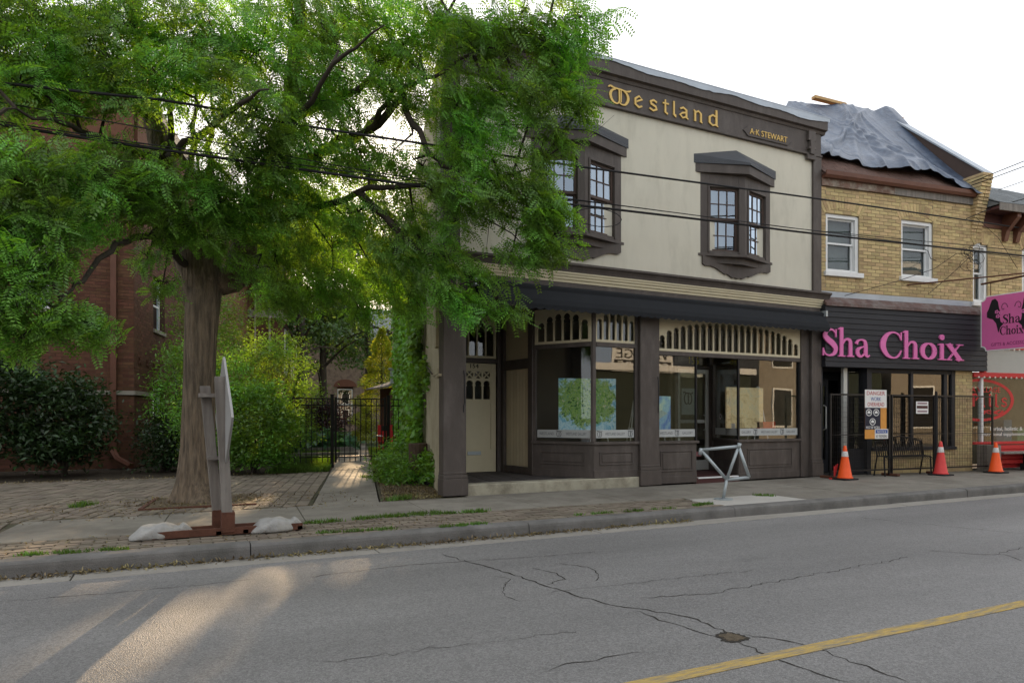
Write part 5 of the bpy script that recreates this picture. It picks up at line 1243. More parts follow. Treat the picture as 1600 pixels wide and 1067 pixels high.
for a in (.02, 1.28):
    build('leg', MB().tube([FBn(a, .16, 0), FBn(a, .14, .40)], .016, 6), M_black, bb); build('leg', MB().tube([FBn(a, -.12, 0), FBn(a, -.04, .42), FBn(a, -.09, .70)], .016, 6), M_black, bb)

# ================================================================== BIKE RACK
rk = thing('bike_rack', (7.30, 7.74, 0), 'galvanised bicycle-frame shaped bike rack on a pale concrete pad', 'bike rack')
FRk = Fr(7.30, 7.74, (.80, -.60), (-.60, -.80))
r_ = .024
A_, B_, C_, D_ = (-.32, .735), (.22, .79), (.37, .335), (.05, .295)
for n_, p, q in (('post', (0, 0), D_), ('top_tube', A_, B_), ('down_tube', A_, D_), ('seat_tube', D_, B_), ('seat_stay', B_, C_), ('chain_stay', D_, C_)):
    build(n_, MB(FRk).tube([(p[0], 0, p[1]), (q[0], 0, q[1])], r_, 10), M_steel, rk, smooth=True)
build('head_tube', MB(FRk).tube([(-.335, 0, .66), (-.315, 0, .76)], .03, 10), M_steel, rk, smooth=True)
build('saddle_stub', MB(FRk).tube([(.215, 0, .76), (.235, 0, .84)], .03, 10), M_steel, rk, smooth=True)
build('base_plate', MB().lathe([(.14, .0), (.14, .012), (.10, .018)], (7.30, 7.74, .001), 20), M_steel, rk)

# ================================================================== ROAD-SIGN STAND WITH SANDBAGS
st = thing('sign_stand', (.5, 7.85, 0), 'grey wooden two-post sign stand on a rusty steel base seen from behind', 'sign stand')
for yy in (7.63, 7.86): build('base_rail', MB().box(-.22, 1.22, yy, yy+.035, .01, .08).box(-.22, 1.22, yy+.035, yy+.09, .01, .022), M_rust, st)
for xx in (-.2, .36, .62, 1.17): build('cross_bar', MB().box(xx, xx+.05, 7.63, 7.95, .012, .05), M_rust, st)
def post(p0, p1, w_, d_, name):
    fr, L_ = wallframe(0, 0, 1, 0); a = Vector(p0); b = Vector(p1); mb = MB()
    for q in (a, b):
        for (dx, dy) in ((-1, -1), (1, -1), (1, 1), (-1, 1)): mb.v.append((q.x+dx*w_/2, q.y+dy*d_/2, q.z))
    mb.f = [(3, 2, 1, 0), (4, 5, 6, 7)]+[(k, (k+1) % 4, 4+(k+1) % 4, 4+k) for k in range(4)]
    return build(name, mb, M_oldwood, st, bevel=.004)
post((.475, 7.70, .06), (.395, 7.68, 1.64), .10, .13, 'post'); post((.40, 7.93, .06), (.265, 7.92, 1.55), .10, .13, 'post')
for (x, y) in ((.475, 7.70), (.40, 7.93)): build('post_socket', MB().box(x-.065, x+.065, y-.08, y+.08, .03, .24), M_rust, st, bevel=.004)
build('spacer', MB().box(.20, .40, 7.74, 7.92, 1.43, 1.47), M_oldwood, st); build('spacer', MB().box(.28, .44, 7.72, 7.90, .78, .81), M_oldwood, st)
cz = 1.22; hd = .64
FDm = Fr(.445, 7.82, (-.065, .998), (-.998, -.065))
dm = [(-hd, cz), (-hd+.05, cz+.07), (-.05, cz+hd-.03), (0, cz+hd), (.05, cz+hd-.03), (hd-.05, cz+.07), (hd, cz), (hd-.05, cz-.07), (.05, cz-hd+.03), (0, cz-hd), (-.05, cz-hd+.03), (-hd+.05, cz-.07)]
build('diamond_board', MB(FDm).prism(dm, -.012, .012), mat('grey_sign_back', (.32, .32, .31), .6, .12, 5), st, bevel=.002)
def sandbag(x, y, L_, W__, H, rz, label):
    t = thing('sandbag', (x, y, 0), label, 'sandbag', 'sandbags weighing down the sign stand')
    mb = MB(); NU, NV = 34, 18; ca, sa = math.cos(rz), math.sin(rz)
    for i in range(NU+1):
        u = i/NU; xx = (u-.5)*L_; neck = 1.0
        wp = np.interp(u, [0, .04, .2, .5, .68, .78, .82, .9, 1], [.42, .62, .92, 1, .90, .72, .62, .68, .70])
        hp = np.interp(u, [0, .06, .2, .42, .6, .74, .80, .9, 1], [.10, .34, .78, 1, .95, .80, .70, .66, .30])
        for k in range(NV):
            an = 2*math.pi*k/NV; cy, cz_ = math.cos(an), math.sin(an)
            near = math.exp(-((u-.80)/.15)**2); wr = 1+.20*near*math.sin(k*2.7+1)+.04*math.sin(11*u+k*1.3+rz*9)
            yy = math.copysign(abs(cy)**.75, cy)*W__/2*wp*wr; zz = (max(-.4, math.copysign(abs(cz_)**.8, cz_))+.4)/1.4*H*hp*wr*(1+.06*math.sin(17*u+k))+.004
            if u > .85: zz += .025*(1+math.sin(k*1.9+rz*7))
            mb.v.append((x+xx*ca-yy*sa, y+xx*sa+yy*ca, max(.003, zz)))
    for i in range(NU):
        for k in range(NV): mb.f.append((i*NV+k, (i+1)*NV+k, (i+1)*NV+(k+1) % NV, i*NV+(k+1) % NV))
    mb.f.append(tuple(range(NV))); mb.f.append(tuple(range(NU*NV, NU*NV+NV))[::-1])
    o = build('sack', mb, M_sandbag, t, smooth=True); ss = o.modifiers.new('s', 'SUBSURF'); ss.levels = 1; ss.render_levels = 1
    kn = [(x+(.27*L_)*ca, y+(.27*L_)*sa)]
    tie = MB(); tie.tube([(kn[0][0]+.06*math.cos(a)*-sa, kn[0][1]+.06*math.cos(a)*ca, .075+.04*math.sin(a)) for a in [2*math.pi*k/10 for k in range(11)]], .005, 5)
    build('tie', tie, M_oldwood, t)
sandbag(-.15, 7.80, .57, .36, .15, .12, 'bulging white sandbag at the left end of the stand base'); sandbag(.95, 7.73, .54, .33, .15, .08, 'white sandbag with a twisted neck at the right end of the stand base')
#@@PART4
# ================================================================== RED BRICK HOUSE AT THE LEFT
FLF = Fr(0, 18.8, (1, 0), (0, -1))
red = thing('red_brick_house', (-4, 18.8, 0), 'dark red brick house at the left behind the shrubs and the big tree', 'building')
H = lambda name, mb, m, par=red, **k: build(name, mb, m, par, **k)
hidL = lambda x, y: y > 640 and x < 180
brickwork(red, FLF, [(-9.5, -4.6, 0, 7.4), (-4.6, -3.32, 0, 7.4), (-3.32, -2.62, 0, 3.62), (-3.32, -2.62, 5.75, 7.4), (-2.62, -.93, 0, 7.4)], M_rbrick, M_rmortar, maxn=150, hidden=hidL)
H('wall', MB(FLF).box(-14, -9.5, -.3, 0, 0, 9).box(-9.5, -.95, -.3, 0, 7.4, 9), M_rbrick)
FLS, _ = wallframe(-.93, 18.8, -.93+.2419, 18.8+.9703)
brickwork(red, FLS, [(0, 1.5, 0, 7.4), (1.5, 2.55, 0, .5), (1.5, 2.55, 2.05, 3.5), (1.5, 2.55, 4.95, 7.4), (2.55, 5.5, 0, 7.4)], M_rbrick, M_rmortar, maxn=140)
H('wall', MB(FLS).box(5.5, 30, -.3, 0, 0, 9).box(.3, 5.5, -.3, -.01, 7.4, 9), M_rbrick)
H('room_wall', MB(FLS).box(.3, 6, -.7, -.6, 0, 7.5), M_dark)
H('roof', MB().slab([(-14, 18.6), (-.8, 18.6), (6.6, 48), (-14, 48)], 9, 9.3), M_gshingle)
H('string_course', MB(FLF).box(-4.6, -.90, 0, .05, 1.76, 1.86), M_stone); H('string_course', MB(FLS).box(0, 1.5, 0, .05, 1.76, 1.86), M_stone)
def plain_window(fr, a0, a1, z0, z1, par, sill=True, deep=.14):
    w0 = build('window', MB(fr).box(a0, a0+.06, -deep-.03, -deep+.03, z0, z1).box(a1-.06, a1, -deep-.03, -deep+.03, z0, z1).box(a0+.06, a1-.06, -deep-.03, -deep+.029, z1-.06, z1).box(a0+.06, a1-.06, -deep-.03, -deep+.029, z0, z0+.06).box(a0+.06, a1-.06, -deep-.02, -deep+.02, (z0+z1)/2-.025, (z0+z1)/2+.025), M_white, par)
    build('pane', MB(fr).poly([(a0+.06, -deep, z0+.06), (a1-.06, -deep, z0+.06), (a1-.06, -deep, z1-.06), (a0+.06, -deep, z1-.06)]), M_glass_up, w0)
    build('dark_backing', MB(fr).box(a0, a1, -deep-.3, -deep-.28, z0, z1), M_dark, w0)  # near-black sheet in place of a shaded room
    if sill: build('sill', MB(fr).box(a0-.05, a1+.05, -deep, .05, z0-.10, z0), M_stone, w0, bevel=.005)
    return w0
plain_window(FLF, -3.30, -2.64, 3.72, 4.85, red); H('lintel', MB(FLF).box(-3.34, -2.60, -.1, .02, 4.86, 5.7), M_stone)
plain_window(FLS, 1.55, 2.50, .56, 2.0, red); plain_window(FLS, 1.55, 2.50, 3.55, 4.9, red)
dp = MB(FLF); dp.box(-1.42, -1.30, .02, .12, .35, 7.4).box(-1.43, -1.29, .0, .13, 2.9, 2.96); H('downpipe', dp, M_copper)
H('downpipe_shoe', MB().tube([(-1.36, 18.70, .42), (-1.25, 18.45, .25), (-.95, 17.95, .10)], .07, 6), M_copper)
for k, a in enumerate((.40, 1.0, 1.55, 2.05)):
    z = 2.62-.02*k; pts = [(a+(.13 if q % 2 == 0 else .05)*math.cos(2*math.pi*q/10), z+(.13 if q % 2 == 0 else .05)*math.sin(2*math.pi*q/10)) for q in range(10)]
    H('wall_tie', MB(FLS).prism(pts, .012, .03), M_rust)
# projecting bay further back along the garden
FB1 = Fr(3.06, 34.6, (.97, -.242), (-.242, -.97)); 
bay2 = thing('red_brick_wing', (4.4, 36, 0), 'far wing of pinkish red brick with stone band rising above the yellow shrubs', 'building')
FBs, _ = wallframe(4.52, 34.35, 4.52+.2419, 34.35+.9703)
build('wall', MB(FBs).box(0, 9.5, -1.6, 0, 0, 6.0).box(0, 9.5, -1.6, 0, 6.35, 8.2), M_rbrick, bay2); build('stone_band', MB(FBs).box(-.03, 9.53, -1.63, .04, 6.0, 6.35), M_stone, bay2)
build('cornice', MB(FBs).box(-.1, 9.6, -1.7, .15, 8.2, 8.5), M_stone, bay2)
for a in (1.0, 4.0, 7.0): plain_window(FBs, a, a+1.2, 3.4, 5.6, bay2, deep=-.03)
build('pale_pipe', MB(FBs).tube([(-.1, -.55, 4.2), (-.1, -.55, 8)], .05, 6), M_stone, bay2); build('pale_pipe', MB(FBs).tube([(-.1, -1.2, 4.2), (-.1, -1.2, 8)], .045, 6), M_stone, bay2)

# ================================================================== GARDEN FENCE AND GATE
gf = thing('garden_fence', (4, 16.9, 0), 'black metal picket fence across the garden path between shrubs and ivy', 'fence')
def pickets(x0, x1, par, step=.125):
    build('rail', MB().box(x0, x1, 16.885, 16.915, 1.66, 1.69), M_black, par); build('rail', MB().box(x0, x1, 16.885, 16.915, 1.50, 1.53), M_black, par); build('rail', MB().box(x0, x1, 16.885, 16.915, .245, .275), M_black, par)
    me = None; n = int((x1-x0)/step); st_ = (x1-x0)/n
    for i in range(n):
        x = x0+st_*(i+.5)
        if me is None:
            b = MB().box(-.009, .009, -.009, .009, 0, 1.54); me = mesh_of('picket', b.v, b.f, M_black)
        piece('picket', me, par, (x, 16.9, .13))
pickets(1.3, 3.36, gf); pickets(4.86, 5.42, gf)
for x in (3.40, 4.80): build('post', MB().box(x-.035, x+.035, 16.865, 16.935, 0, 1.76).box(x-.045, x+.045, 16.855, 16.945, 1.76, 1.78), M_black, gf)
gt = thing('garden_gate', (4.1, 16.9, 0), 'black metal picket gate closed across the garden path', 'gate')
pickets(3.50, 4.70, gt)
for x in (3.485, 4.715): build('stile', MB().box(x-.022, x+.022, 16.875, 16.925, .12, 1.72), M_black, gt)
build('latch', MB().box(4.66, 4.78, 16.84, 16.96, .88, 1.02), M_black, gt)
# stump post, wood posts, far house, sundries
build('stump', MB().lathe([(.21, 0), (.19, .1), (.175, .45), (.18, .72), (.17, .74)], (4.02, 12.15, 0), 14), mat('old_post_wood', (.075, .052, .036), .95, .3, 6, .8, 22, stretch=(4, 4, .8)), None, 'cut wooden stump post standing by the gallery side wall', 'post')
sh2 = thing('garden_shed', (6.1, 26, 0), 'red brick lean-to corner with a pale sloping roof beyond the gate', 'shed')
build('corner_post', MB().box(7.18, 7.38, 24.9, 25.1, 0, 2.3), mat('brown_post_paint', (.12, .06, .045), .8), sh2); build('shed_roof', MB().prism([(7.0, 2.34), (8.2, 2.72), (8.2, 2.77), (7.0, 2.39)], 24.8, 28), M_oldwood, sh2); build('shed_wall', MB().box(7.6, 8.2, 25.0, 28, 0, 2.4), M_rbrick, sh2)
ch = thing('garden_chair', (6.7, 23.6, 0), 'red garden chair on the grass beside the path beyond the gate', 'chair')
cx, cy = 6.70, 23.6
build('seat', MB().box(cx-.3, cx+.3, cy-.3, cy+.25, .36, .40), M_red, ch)
for k in range(5): build('back_slat', MB().box(cx-.3+k*.122, cx-.3+k*.122+.10, cy+.25, cy+.28, .36, .95), M_red, ch)
for (a, b) in ((-.28, -.28), (.24, -.28), (-.28, .22), (.24, .22)): build('leg', MB().box(cx+a, cx+a+.04, cy+b, cy+b+.04, 0, .36), M_red, ch)
for s_ in (-1, 1): build('arm', MB().box(cx+s_*.32-.05, cx+s_*.32+.05, cy-.3, cy+.3, .56, .59), M_white, ch)
for (px_, Y_, ln, lab) in ((500, 21.0, 2.3, 'nearer pale timber edging of the raised garden bed'), (510, 24.5, 1.9, 'farther pale timber edging of the raised garden bed')):
    p = at(px_, 700, Y_); build('bed_edging', MB().box(p.x-ln/2, p.x+ln/2, Y_, Y_+.14, 0, .16), M_oldwood, None, lab, 'garden edging', 'timber bed edgings')
fh = thing('stone_house', (13, 60, 0), 'distant brown stone house with an arched window beyond the garden', 'building')
FFH = Fr(0, 60, (1, 0), (0, -1))
M_fst = mat('brown_rubble_stone', (.20, .145, .11), .9, .3, 2.2, .5, 8, col2=(.12, .085, .07), c2scale=3)
build('wall', MB(FFH).box(9.5, 12.5, -8, 0, 0, 9).box(13.9, 19.5, -8, -.001, 0, 7.5).box(12.5, 13.9, -8, 0, 0, 1.0).box(12.5, 13.9, -8, 0, 4.0, 8), M_fst, fh)
build('roof', MB(FFH).profile([(.3, 8), (-4, 11.5), (-8.3, 8)], 9, 20), M_gshingle, fh)
wf_ = plain_window(FFH, 12.55, 13.85, 1.0, 3.7, fh, deep=.1)
build('arch', MB(FFH).prism([(12.2, 3.9)]+[(13.2+1.0*math.cos(t), 3.9+.65*math.sin(t)) for t in [math.pi-math.pi*k/10 for k in range(11)]]+[(14.2, 3.9)], 0, .06), M_rbrick, fh)

# ================================================================== PLANTS
SUNV = np.array([sdir.x, sdir.y, sdir.z])
LANES = []        # soft strips on the road kept sunlit by dropping the leaves in the way
for (p, q, r) in (((160, 968), (345, 925), .22), ((285, 972), (425, 905), .22), ((10, 1056), (150, 996), .24), ((70, 1062), (235, 1002), .22), ((150, 1066), (330, 1010), .2), ((560, 752), (530, 780), .20)):
    LANES.append((np.array(g0(*p)), np.array(g0(*q)), r))
def sunny(P, grow=0.0):
    """True where a leaf would stand in one of the sun's lanes"""
    k = (P[:, 2]+.14)/SUNV[2]; xy = P[:, :2]-SUNV[:2]*k[:, None]
    hit = np.zeros(len(P), bool)
    for a, b, r in LANES:
        d = b-a; t = np.clip(((xy-a)@d)/(d@d), 0, 1); c = a+t[:, None]*d
        hit |= np.hypot(*(xy-c).T) < r*(.55+.45*np.sin(t*math.pi))+grow
    # gaps cut in the crowns to let sun onto locust, shrubs and conifer
    for c, r in GLOW:
        d = P-c; s_ = d@SUNV; off = np.linalg.norm(d-s_[:, None]*SUNV, axis=1); hit |= (s_ > 4) & (off < r) & (rng.random(len(P)) < .92)
    return hit
GLOW = [(np.array([2.2, 11.8, 4.7]), 1.1), (np.array([1.2, 12.2, 6.2]), .9), (np.array([3.0, 11, 3.7]), .6), (np.array([2.4, 19.2, 2.5]), 1.3), (np.array([1.3, 20.0, 3.2]), 1.1), (np.array([8.5, 31, 3.2]), 2.0), (np.array([2.0, 16.2, 1.3]), .7)]
def unit(v): return v/np.maximum(1e-6, np.linalg.norm(v, axis=-1, keepdims=True))
def leaf_quads(P, L, Wd, dirs=None, flat=.6):
    """folded diamond leaves"""
    n = len(P)
    d = unit(rng.normal(size=(n, 3))*[1, 1, .7]) if dirs is None else unit(dirs)
    nn = rng.normal(size=(n, 3))*(1-flat)+np.array([0, 0, 1.0])*flat
    s = unit(np.cross(d, nn)); up = unit(np.cross(s, d))
    l = L*rng.uniform(.65, 1.3, (n, 1)); w_ = Wd*rng.uniform(.7, 1.25, (n, 1))
    q = np.empty((n, 4, 3)); q[:, 0] = P; q[:, 1] = P+d*l*.45+s*w_*.5+up*w_*.15; q[:, 2] = P+d*l-np.array([0, 0, .12])*l; q[:, 3] = P+d*l*.45-s*w_*.5+up*w_*.15
    return q
def clumps(n, c, r, nc, cr, shell=.55, low=-1.0):
    """n points gathered in clumps through an ellipsoid"""
    C = unit(rng.normal(size=(nc, 3)))*rng.uniform(shell, 1.0, (nc, 1)); C = C[C[:, 2] > low]
    C = C*np.array(r)+np.array(c); i = rng.integers(0, len(C), n)
    off = rng.normal(size=(n, 3))*cr*np.array([1, 1, .6]); return C[i]+off
def shrub(label, c, r, n, L, Wd, m, name='shrub', cat='shrub', nc=60, cr=.22, shell=.6, group=None, base=None, low=-.7, flat=.5):
    b = base or (c[0], c[1], 0)
    t = thing(name, b, label, cat, group)
    P = clumps(n, c, r, nc, cr, shell, low); P = P[P[:, 2] > .03]
    np_mesh('foliage', leaf_quads(P, L, Wd, flat=flat), m, t, kind='stuff')
    mb = MB()
    for k in range(7):
        a = random.uniform(0, 6.28); e = (c[0]+r[0]*.6*math.cos(a), c[1]+r[1]*.6*math.sin(a), c[2]+r[2]*random.uniform(0, .6))
        mb.tube([(b[0]+random.uniform(-.1, .1), b[1]+random.uniform(-.1, .1), 0), ((b[0]+e[0])/2, (b[1]+e[1])/2, e[2]*.6), e], [.03, .022, .008], 5)
    build('stems', mb, M_bark2, t, kind='stuff')
    return t
L_dark = leaf_mat('dark_shrub_leaf', (.026, .058, .018), .2, .4)
L_mid = leaf_mat('green_shrub_leaf', (.11, .25, .035), .4, .4)
L_yel = leaf_mat('yellow_green_leaf', (.115, .225, .03), .45, .3)
L_ivy = leaf_mat('ivy_leaf', (.12, .28, .04), .35, .4)
L_pur = leaf_mat('purple_leaf', (.035, .014, .018), .25, .4)
L_far = leaf_mat('far_tree_leaf', (.06, .12, .035), .4, .4)
L_gold = leaf_mat('golden_conifer_leaf', (.20, .26, .035), .4, .3)
L_loc = leaf_mat('locust_leaf', (.125, .275, .040), .46, .38, .022)
L_hosta = leaf_mat('hosta_leaf', (.05, .13, .06), .3, .3)
L_grass = leaf_mat('grass_blade', (.075, .16, .022), .4, .35)

# dark shrubs along the red house
shrub('tall dark shrub at the far left in front of the red brick wall', (-3.4, 17.0, 1.35), (1.3, .8, 1.5), 9000, .13, .05, L_dark, nc=90, group=None)
shrub('broad dark shrub beside the downpipe of the red house', (-2.05, 16.9, 1.0), (.72, .75, 1.15), 6000, .13, .05, L_dark, nc=70)
shrub('low dark shrub at the corner of the red house', (-.22, 17.4, .6), (.48, .5, .65), 3000, .11, .04, L_dark, nc=50)
shrub('light green shrub by the window beside the tree trunk', (.20, 18.0, 1.7), (.65, .55, 1.5), 4500, .10, .035, L_mid, nc=60)
shrub('dense green shrub in front of the fence right of the trunk', (1.55, 15.9, .95), (.85, .7, 1.05), 9000, .095, .04, L_mid, nc=90, cr=.17)
shrub('dark green bushy yew behind the sign stand', (.75, 16.5, 1.25), (.8, .8, 1.5), 9000, .09, .03, L_mid, nc=90, cr=.18)
shrub('tall yellow-green shrub glowing behind the garden fence', (2.35, 19.2, 1.75), (1.25, 1.2, 1.75), 15000, .085, .03, L_yel, nc=150, cr=.2)
shrub('feathery yellow-green shrub against the red house behind the trunk', (.85, 20.2, 2.6), (1.1, 1.0, 2.6), 12000, .085, .03, L_yel, nc=100, cr=.22)
shrub('round purple-leaved shrub beside the garden path', (5.2, 28.0, 1.05), (1.1, .9, .85), 5000, .12, .06, L_pur, nc=60, cr=.2)
shrub('low blue-green hosta bed left of the path', (4.3, 25.5, .2), (1.5, 1.0, .35), 1800, .28, .18, L_hosta, nc=40, cr=.25, low=-.2)
shrub('weedy green bush between the path and the ivy wall', (5.0, 15.4, .36), (.30, 1.3, .42), 4800, .10, .045, L_mid, nc=70, cr=.18, low=-.4)
shrub('low weeds round the stump', (3.75, 12.6, .15), (.38, .8, .35), 2600, .11, .03, L_mid, nc=40, cr=.14, low=-.3)
shrub('leafy plant at the foot of the side wall', (4.12, 11.6, .22), (.16, .55, .42), 1500, .10, .05, L_mid, nc=30, cr=.1, low=-.4)
# golden conifer
cf = thing('golden_conifer', (8.5, 31, 0), 'yellow-green cone-shaped conifer beyond the gate', 'tree')
hgt = 5.0; n = 12000
u = rng.random(n)**1.5; rad = (1-u)**.8*1.55*rng.uniform(.55, 1, n)*(1+.25*np.sin(u*38+rng.uniform(0, .8, n))); an = rng.uniform(0, 2*np.pi, n)
P = np.stack([8.5+rad*np.cos(an), 31+rad*np.sin(an), .3+u*hgt-.12*rad], 1)
np_mesh('crown', leaf_quads(P, .16, .05, np.stack([np.cos(an), np.sin(an), rng.normal(.25, .4, n)], 1)), L_gold, cf, kind='stuff')
build('trunk', MB().tube([(8.5, 31, 0), (8.5, 31, 5.0)], [.1, .02], 6), M_bark2, cf)
# ivy on the gallery's side wall
iv = thing('ivy', (5.0, 15.5, 0), 'bright green ivy covering the rear part of the gallery side wall', 'climbing plant')
n = 22000
t_ = rng.uniform(2.75, 12.6, n); zz = rng.uniform(.1, 1, n)**.9*(4.75+.5*np.sin(t_*1.3)+.3*np.sin(t_*3.1)+.07*t_)
edge = 2.75+.25*np.sin(zz*3.1)+.12*np.sin(zz*8); t_ = np.maximum(t_, edge+rng.uniform(0, .12, n)); out = .05+np.abs(rng.normal(0, .085, n))
P = np.stack([3.69+.2419*t_-.9703*out, 9.98+.9703*t_+.2419*out, zz], 1)
dv = np.stack([-.97+rng.normal(0, .5, n), rng.normal(0, .6, n), -.8+rng.normal(0, .4, n)], 1)
np_mesh('leaves', leaf_quads(P, .105, .095, dv, .3), L_ivy, iv, kind='stuff')
mb = MB()
for k in range(24):
    t0 = random.uniform(2.8, 12); pts = []
    for q in range(8): t0 += random.uniform(-.15, .2); pts.append((3.69+.2419*t0-.97*.03, 9.98+.9703*t0, .1+q*.6))
    mb.tube(pts, .012, 4)
mb.tube([(4.30, 12.5, 2.25), (4.15, 12.1, 2.2), (3.85, 10.9, 1.95)], .014, 5)
build('stems', mb, M_bark2, iv, kind='stuff')
n = 260; t_ = rng.uniform(1.3, 2.8, n); zz = 2.1+rng.normal(0, .12, n)-.35*rng.random(n)**2*(t_ < 2.4)
P = np.stack([3.69+.2419*t_-.97*.08, 9.98+.9703*t_, zz], 1); np_mesh('trailing_leaves', leaf_quads(P[t_ > 1.9], .10, .08, flat=.2), L_ivy, iv, kind='stuff')

# grass, weeds and litter
def blades(name, pts, h, m, label=None):
    n = len(pts); a = rng.uniform(0, 2*np.pi, n); w_ = .006+.004*rng.random(n); hh = h*rng.uniform(.5, 1.3, n)
    lean = rng.normal(0, .35, (n, 2))*hh[:, None]
    q = np.empty((n, 3, 3)); q[:, 0] = pts+np.stack([np.cos(a)*w_, np.sin(a)*w_, 0*a], 1); q[:, 1] = pts-np.stack([np.cos(a)*w_, np.sin(a)*w_, 0*a], 1)
    q[:, 2] = pts+np.concatenate([lean, hh[:, None]], 1)
    return np_mesh(name, q, m, None, tuple(pts.mean(0)), 3, kind='stuff', label=label, cat='grass')
def scatter(n, x0, x1, y0, y1, slant=True):
    y_ = y0+(y1-y0)*rng.random(n)**1.3; x_ = rng.uniform(x0, x1, n)
    if slant: x_ = x_+(y_-9.7)*.2419
    return np.stack([x_, y_, np.full(n, -.005)], 1)
blades('grass', scatter(30000, .35, 1.62, 15.7, 25), .09, L_grass, 'short green lawn grass left of the garden path')
blades('grass', scatter(14000, 2.68, 3.5, 16, 26), .11, L_grass, 'short green grass right of the garden path')
def tufts(label, segs, n, h, spread):
    P = []
    for (p, q) in segs:
        a = np.array(p); b = np.array(q); t = rng.random((n, 1)); cl = (np.sin(t*17+a[0]*5)+np.sin(t*41)) > -.25
        pp = a+(b-a)*t+rng.normal(0, spread, (n, 2)); P.append(np.concatenate([pp, np.full((n, 1), .0)], 1)[cl[:, 0]])
    blades('weeds', np.concatenate(P), h, L_grass, label)
gg = lambda px, py: g0(px, py, 0)
tufts('grass and weeds growing in the joint along the concrete slabs', [(gg(480, 818), gg(690, 800)), (gg(600, 808), gg(760, 799))], 900, .045, .035)
tufts('weeds growing behind the kerb stones', [(gg(500, 833), gg(620, 826)), (gg(690, 824), gg(760, 818)), (gg(30, 868), gg(200, 858)), (gg(900, 805), gg(1050, 794)), (gg(1085, 790), gg(1110, 787))], 500, .035, .025)
tufts('small weeds by the bike rack pad', [(gg(1180, 774), gg(1205, 775))], 250, .04, .03)
tufts('tufts in the litter beside the path', [(gg(610, 782), gg(640, 778)), (gg(565, 745), gg(600, 750)), (gg(120, 792), gg(140, 788))], 350, .07, .05)
n = 9000                       # dry leaf litter and seed pods
P = np.concatenate([scatter(4200, 2.7, 3.6, 9.9, 13), np.stack([rng.normal(.3, .5, 900), rng.normal(10.9, .4, 900), np.full(900, .006)], 1),
     np.stack([rng.uniform(-3, 6, 1500), 6.985-np.abs(rng.normal(0, .05, 1500)), np.full(1500, -.128)], 1), np.stack([rng.uniform(-2, 2.5, 500), rng.uniform(9.3, 11.5, 500), np.full(500, .006)], 1),
     np.stack([rng.uniform(-3, 3, 200), rng.uniform(7.2, 8.2, 200), np.full(200, .006)], 1), np.stack([rng.uniform(-6, 2, 900), rng.normal(15.4, .15, 900), np.full(900, .0)], 1)])
P[:, 2] += .008
np_mesh('leaf_litter', leaf_quads(P, .05, .018, flat=.85), leaf_mat('dry_leaf', (.16, .125, .06), .1, .5, .03), None, (2, 10, 0), kind='stuff', label='dry leaf litter and seed pods scattered along kerb, pit and wall', cat='leaf litter')
# tree pit with its edging
pit = MB().slab([(-.42, 10.22), (.98, 10.22), (1.15, 11.6), (-.25, 11.6)], -.05, .006)
build('tree_pit', pit, M_dirt, None, kind='structure')
pe = MB(); pe.slab([(-.46, 10.17), (1.0, 10.17), (1.0, 10.22), (-.46, 10.22)], -.02, .02).slab([(-.46, 10.22), (-.41, 10.22), (-.24, 11.6), (-.29, 11.6)], -.02, .02)
build('pit_edging', pe, M_rust, None, 'rusty steel edging round the foot of the big tree', 'edging')

# ---------------------------------------------------------------- the big honey locust on the pavement
tree = thing('honey_locust_tree', (.28, 10.95, 0), 'big honey locust tree with feathery leaves standing in the paved yard', 'tree')
tk = MB()
T0 = Vector((.28, 10.95, 0))
def V(px, py, Y): return tuple(at(px, py, Y))
trunk_pts = [(.28, 10.95, -.05), (.28, 10.95, .08), (.27, 10.95, .3), (.27, 10.95, .8), (.28, 10.95, 1.6), (.30, 10.95, 2.4), (.34, 10.97, 2.95), (.40, 11.0, 3.35), (.42, 11.0, 3.7), (.44, 11.0, 3.9)]
trunk = MB(); nseg = 84; base = 0
rad_ = [.43, .36, .285, .23, .212, .215, .235, .215, .15, .04]
_tp, _tr = [], []
for i in range(len(trunk_pts)-1):
    for q in range(8): _tp.append(tuple(trunk_pts[i][j]+(trunk_pts[i+1][j]-trunk_pts[i][j])*q/8 for j in range(3))); _tr.append(rad_[i]+(rad_[i+1]-rad_[i])*q/8)
_tp.append(trunk_pts[-1]); _tr.append(rad_[-1]); trunk_pts, rad_ = _tp, _tr
def ridge_n(an, z): return abs(math.sin(an*9.5+1.6*math.sin(z*2.1)+.8*math.sin(z*5.3+an*2)))*.6+abs(math.sin(an*15.5-1.3*math.sin(z*3.3+2)+z*.7))*.4
for i, p in enumerate(trunk_pts):
    for k in range(nseg):
        an = 2*math.pi*k/nseg; low_ = math.exp(-max(0, p[2])/.22); fl_a = 1+.15*low_*math.sin(an*4+.7)+.04*math.sin(an*3+p[2]*.8)+.07*(ridge_n(an, p[2])-.55); rr = rad_[i]*fl_a
        trunk.v.append((p[0]+rr*math.cos(an), p[1]+rr*math.sin(an), p[2]))
for i in range(len(trunk_pts)-1):
    for k in range(nseg): trunk.f.append((i*nseg+k, i*nseg+(k+1) % nseg, (i+1)*nseg+(k+1) % nseg, (i+1)*nseg+k))
build('trunk', trunk, M_bark, tree, smooth=True)
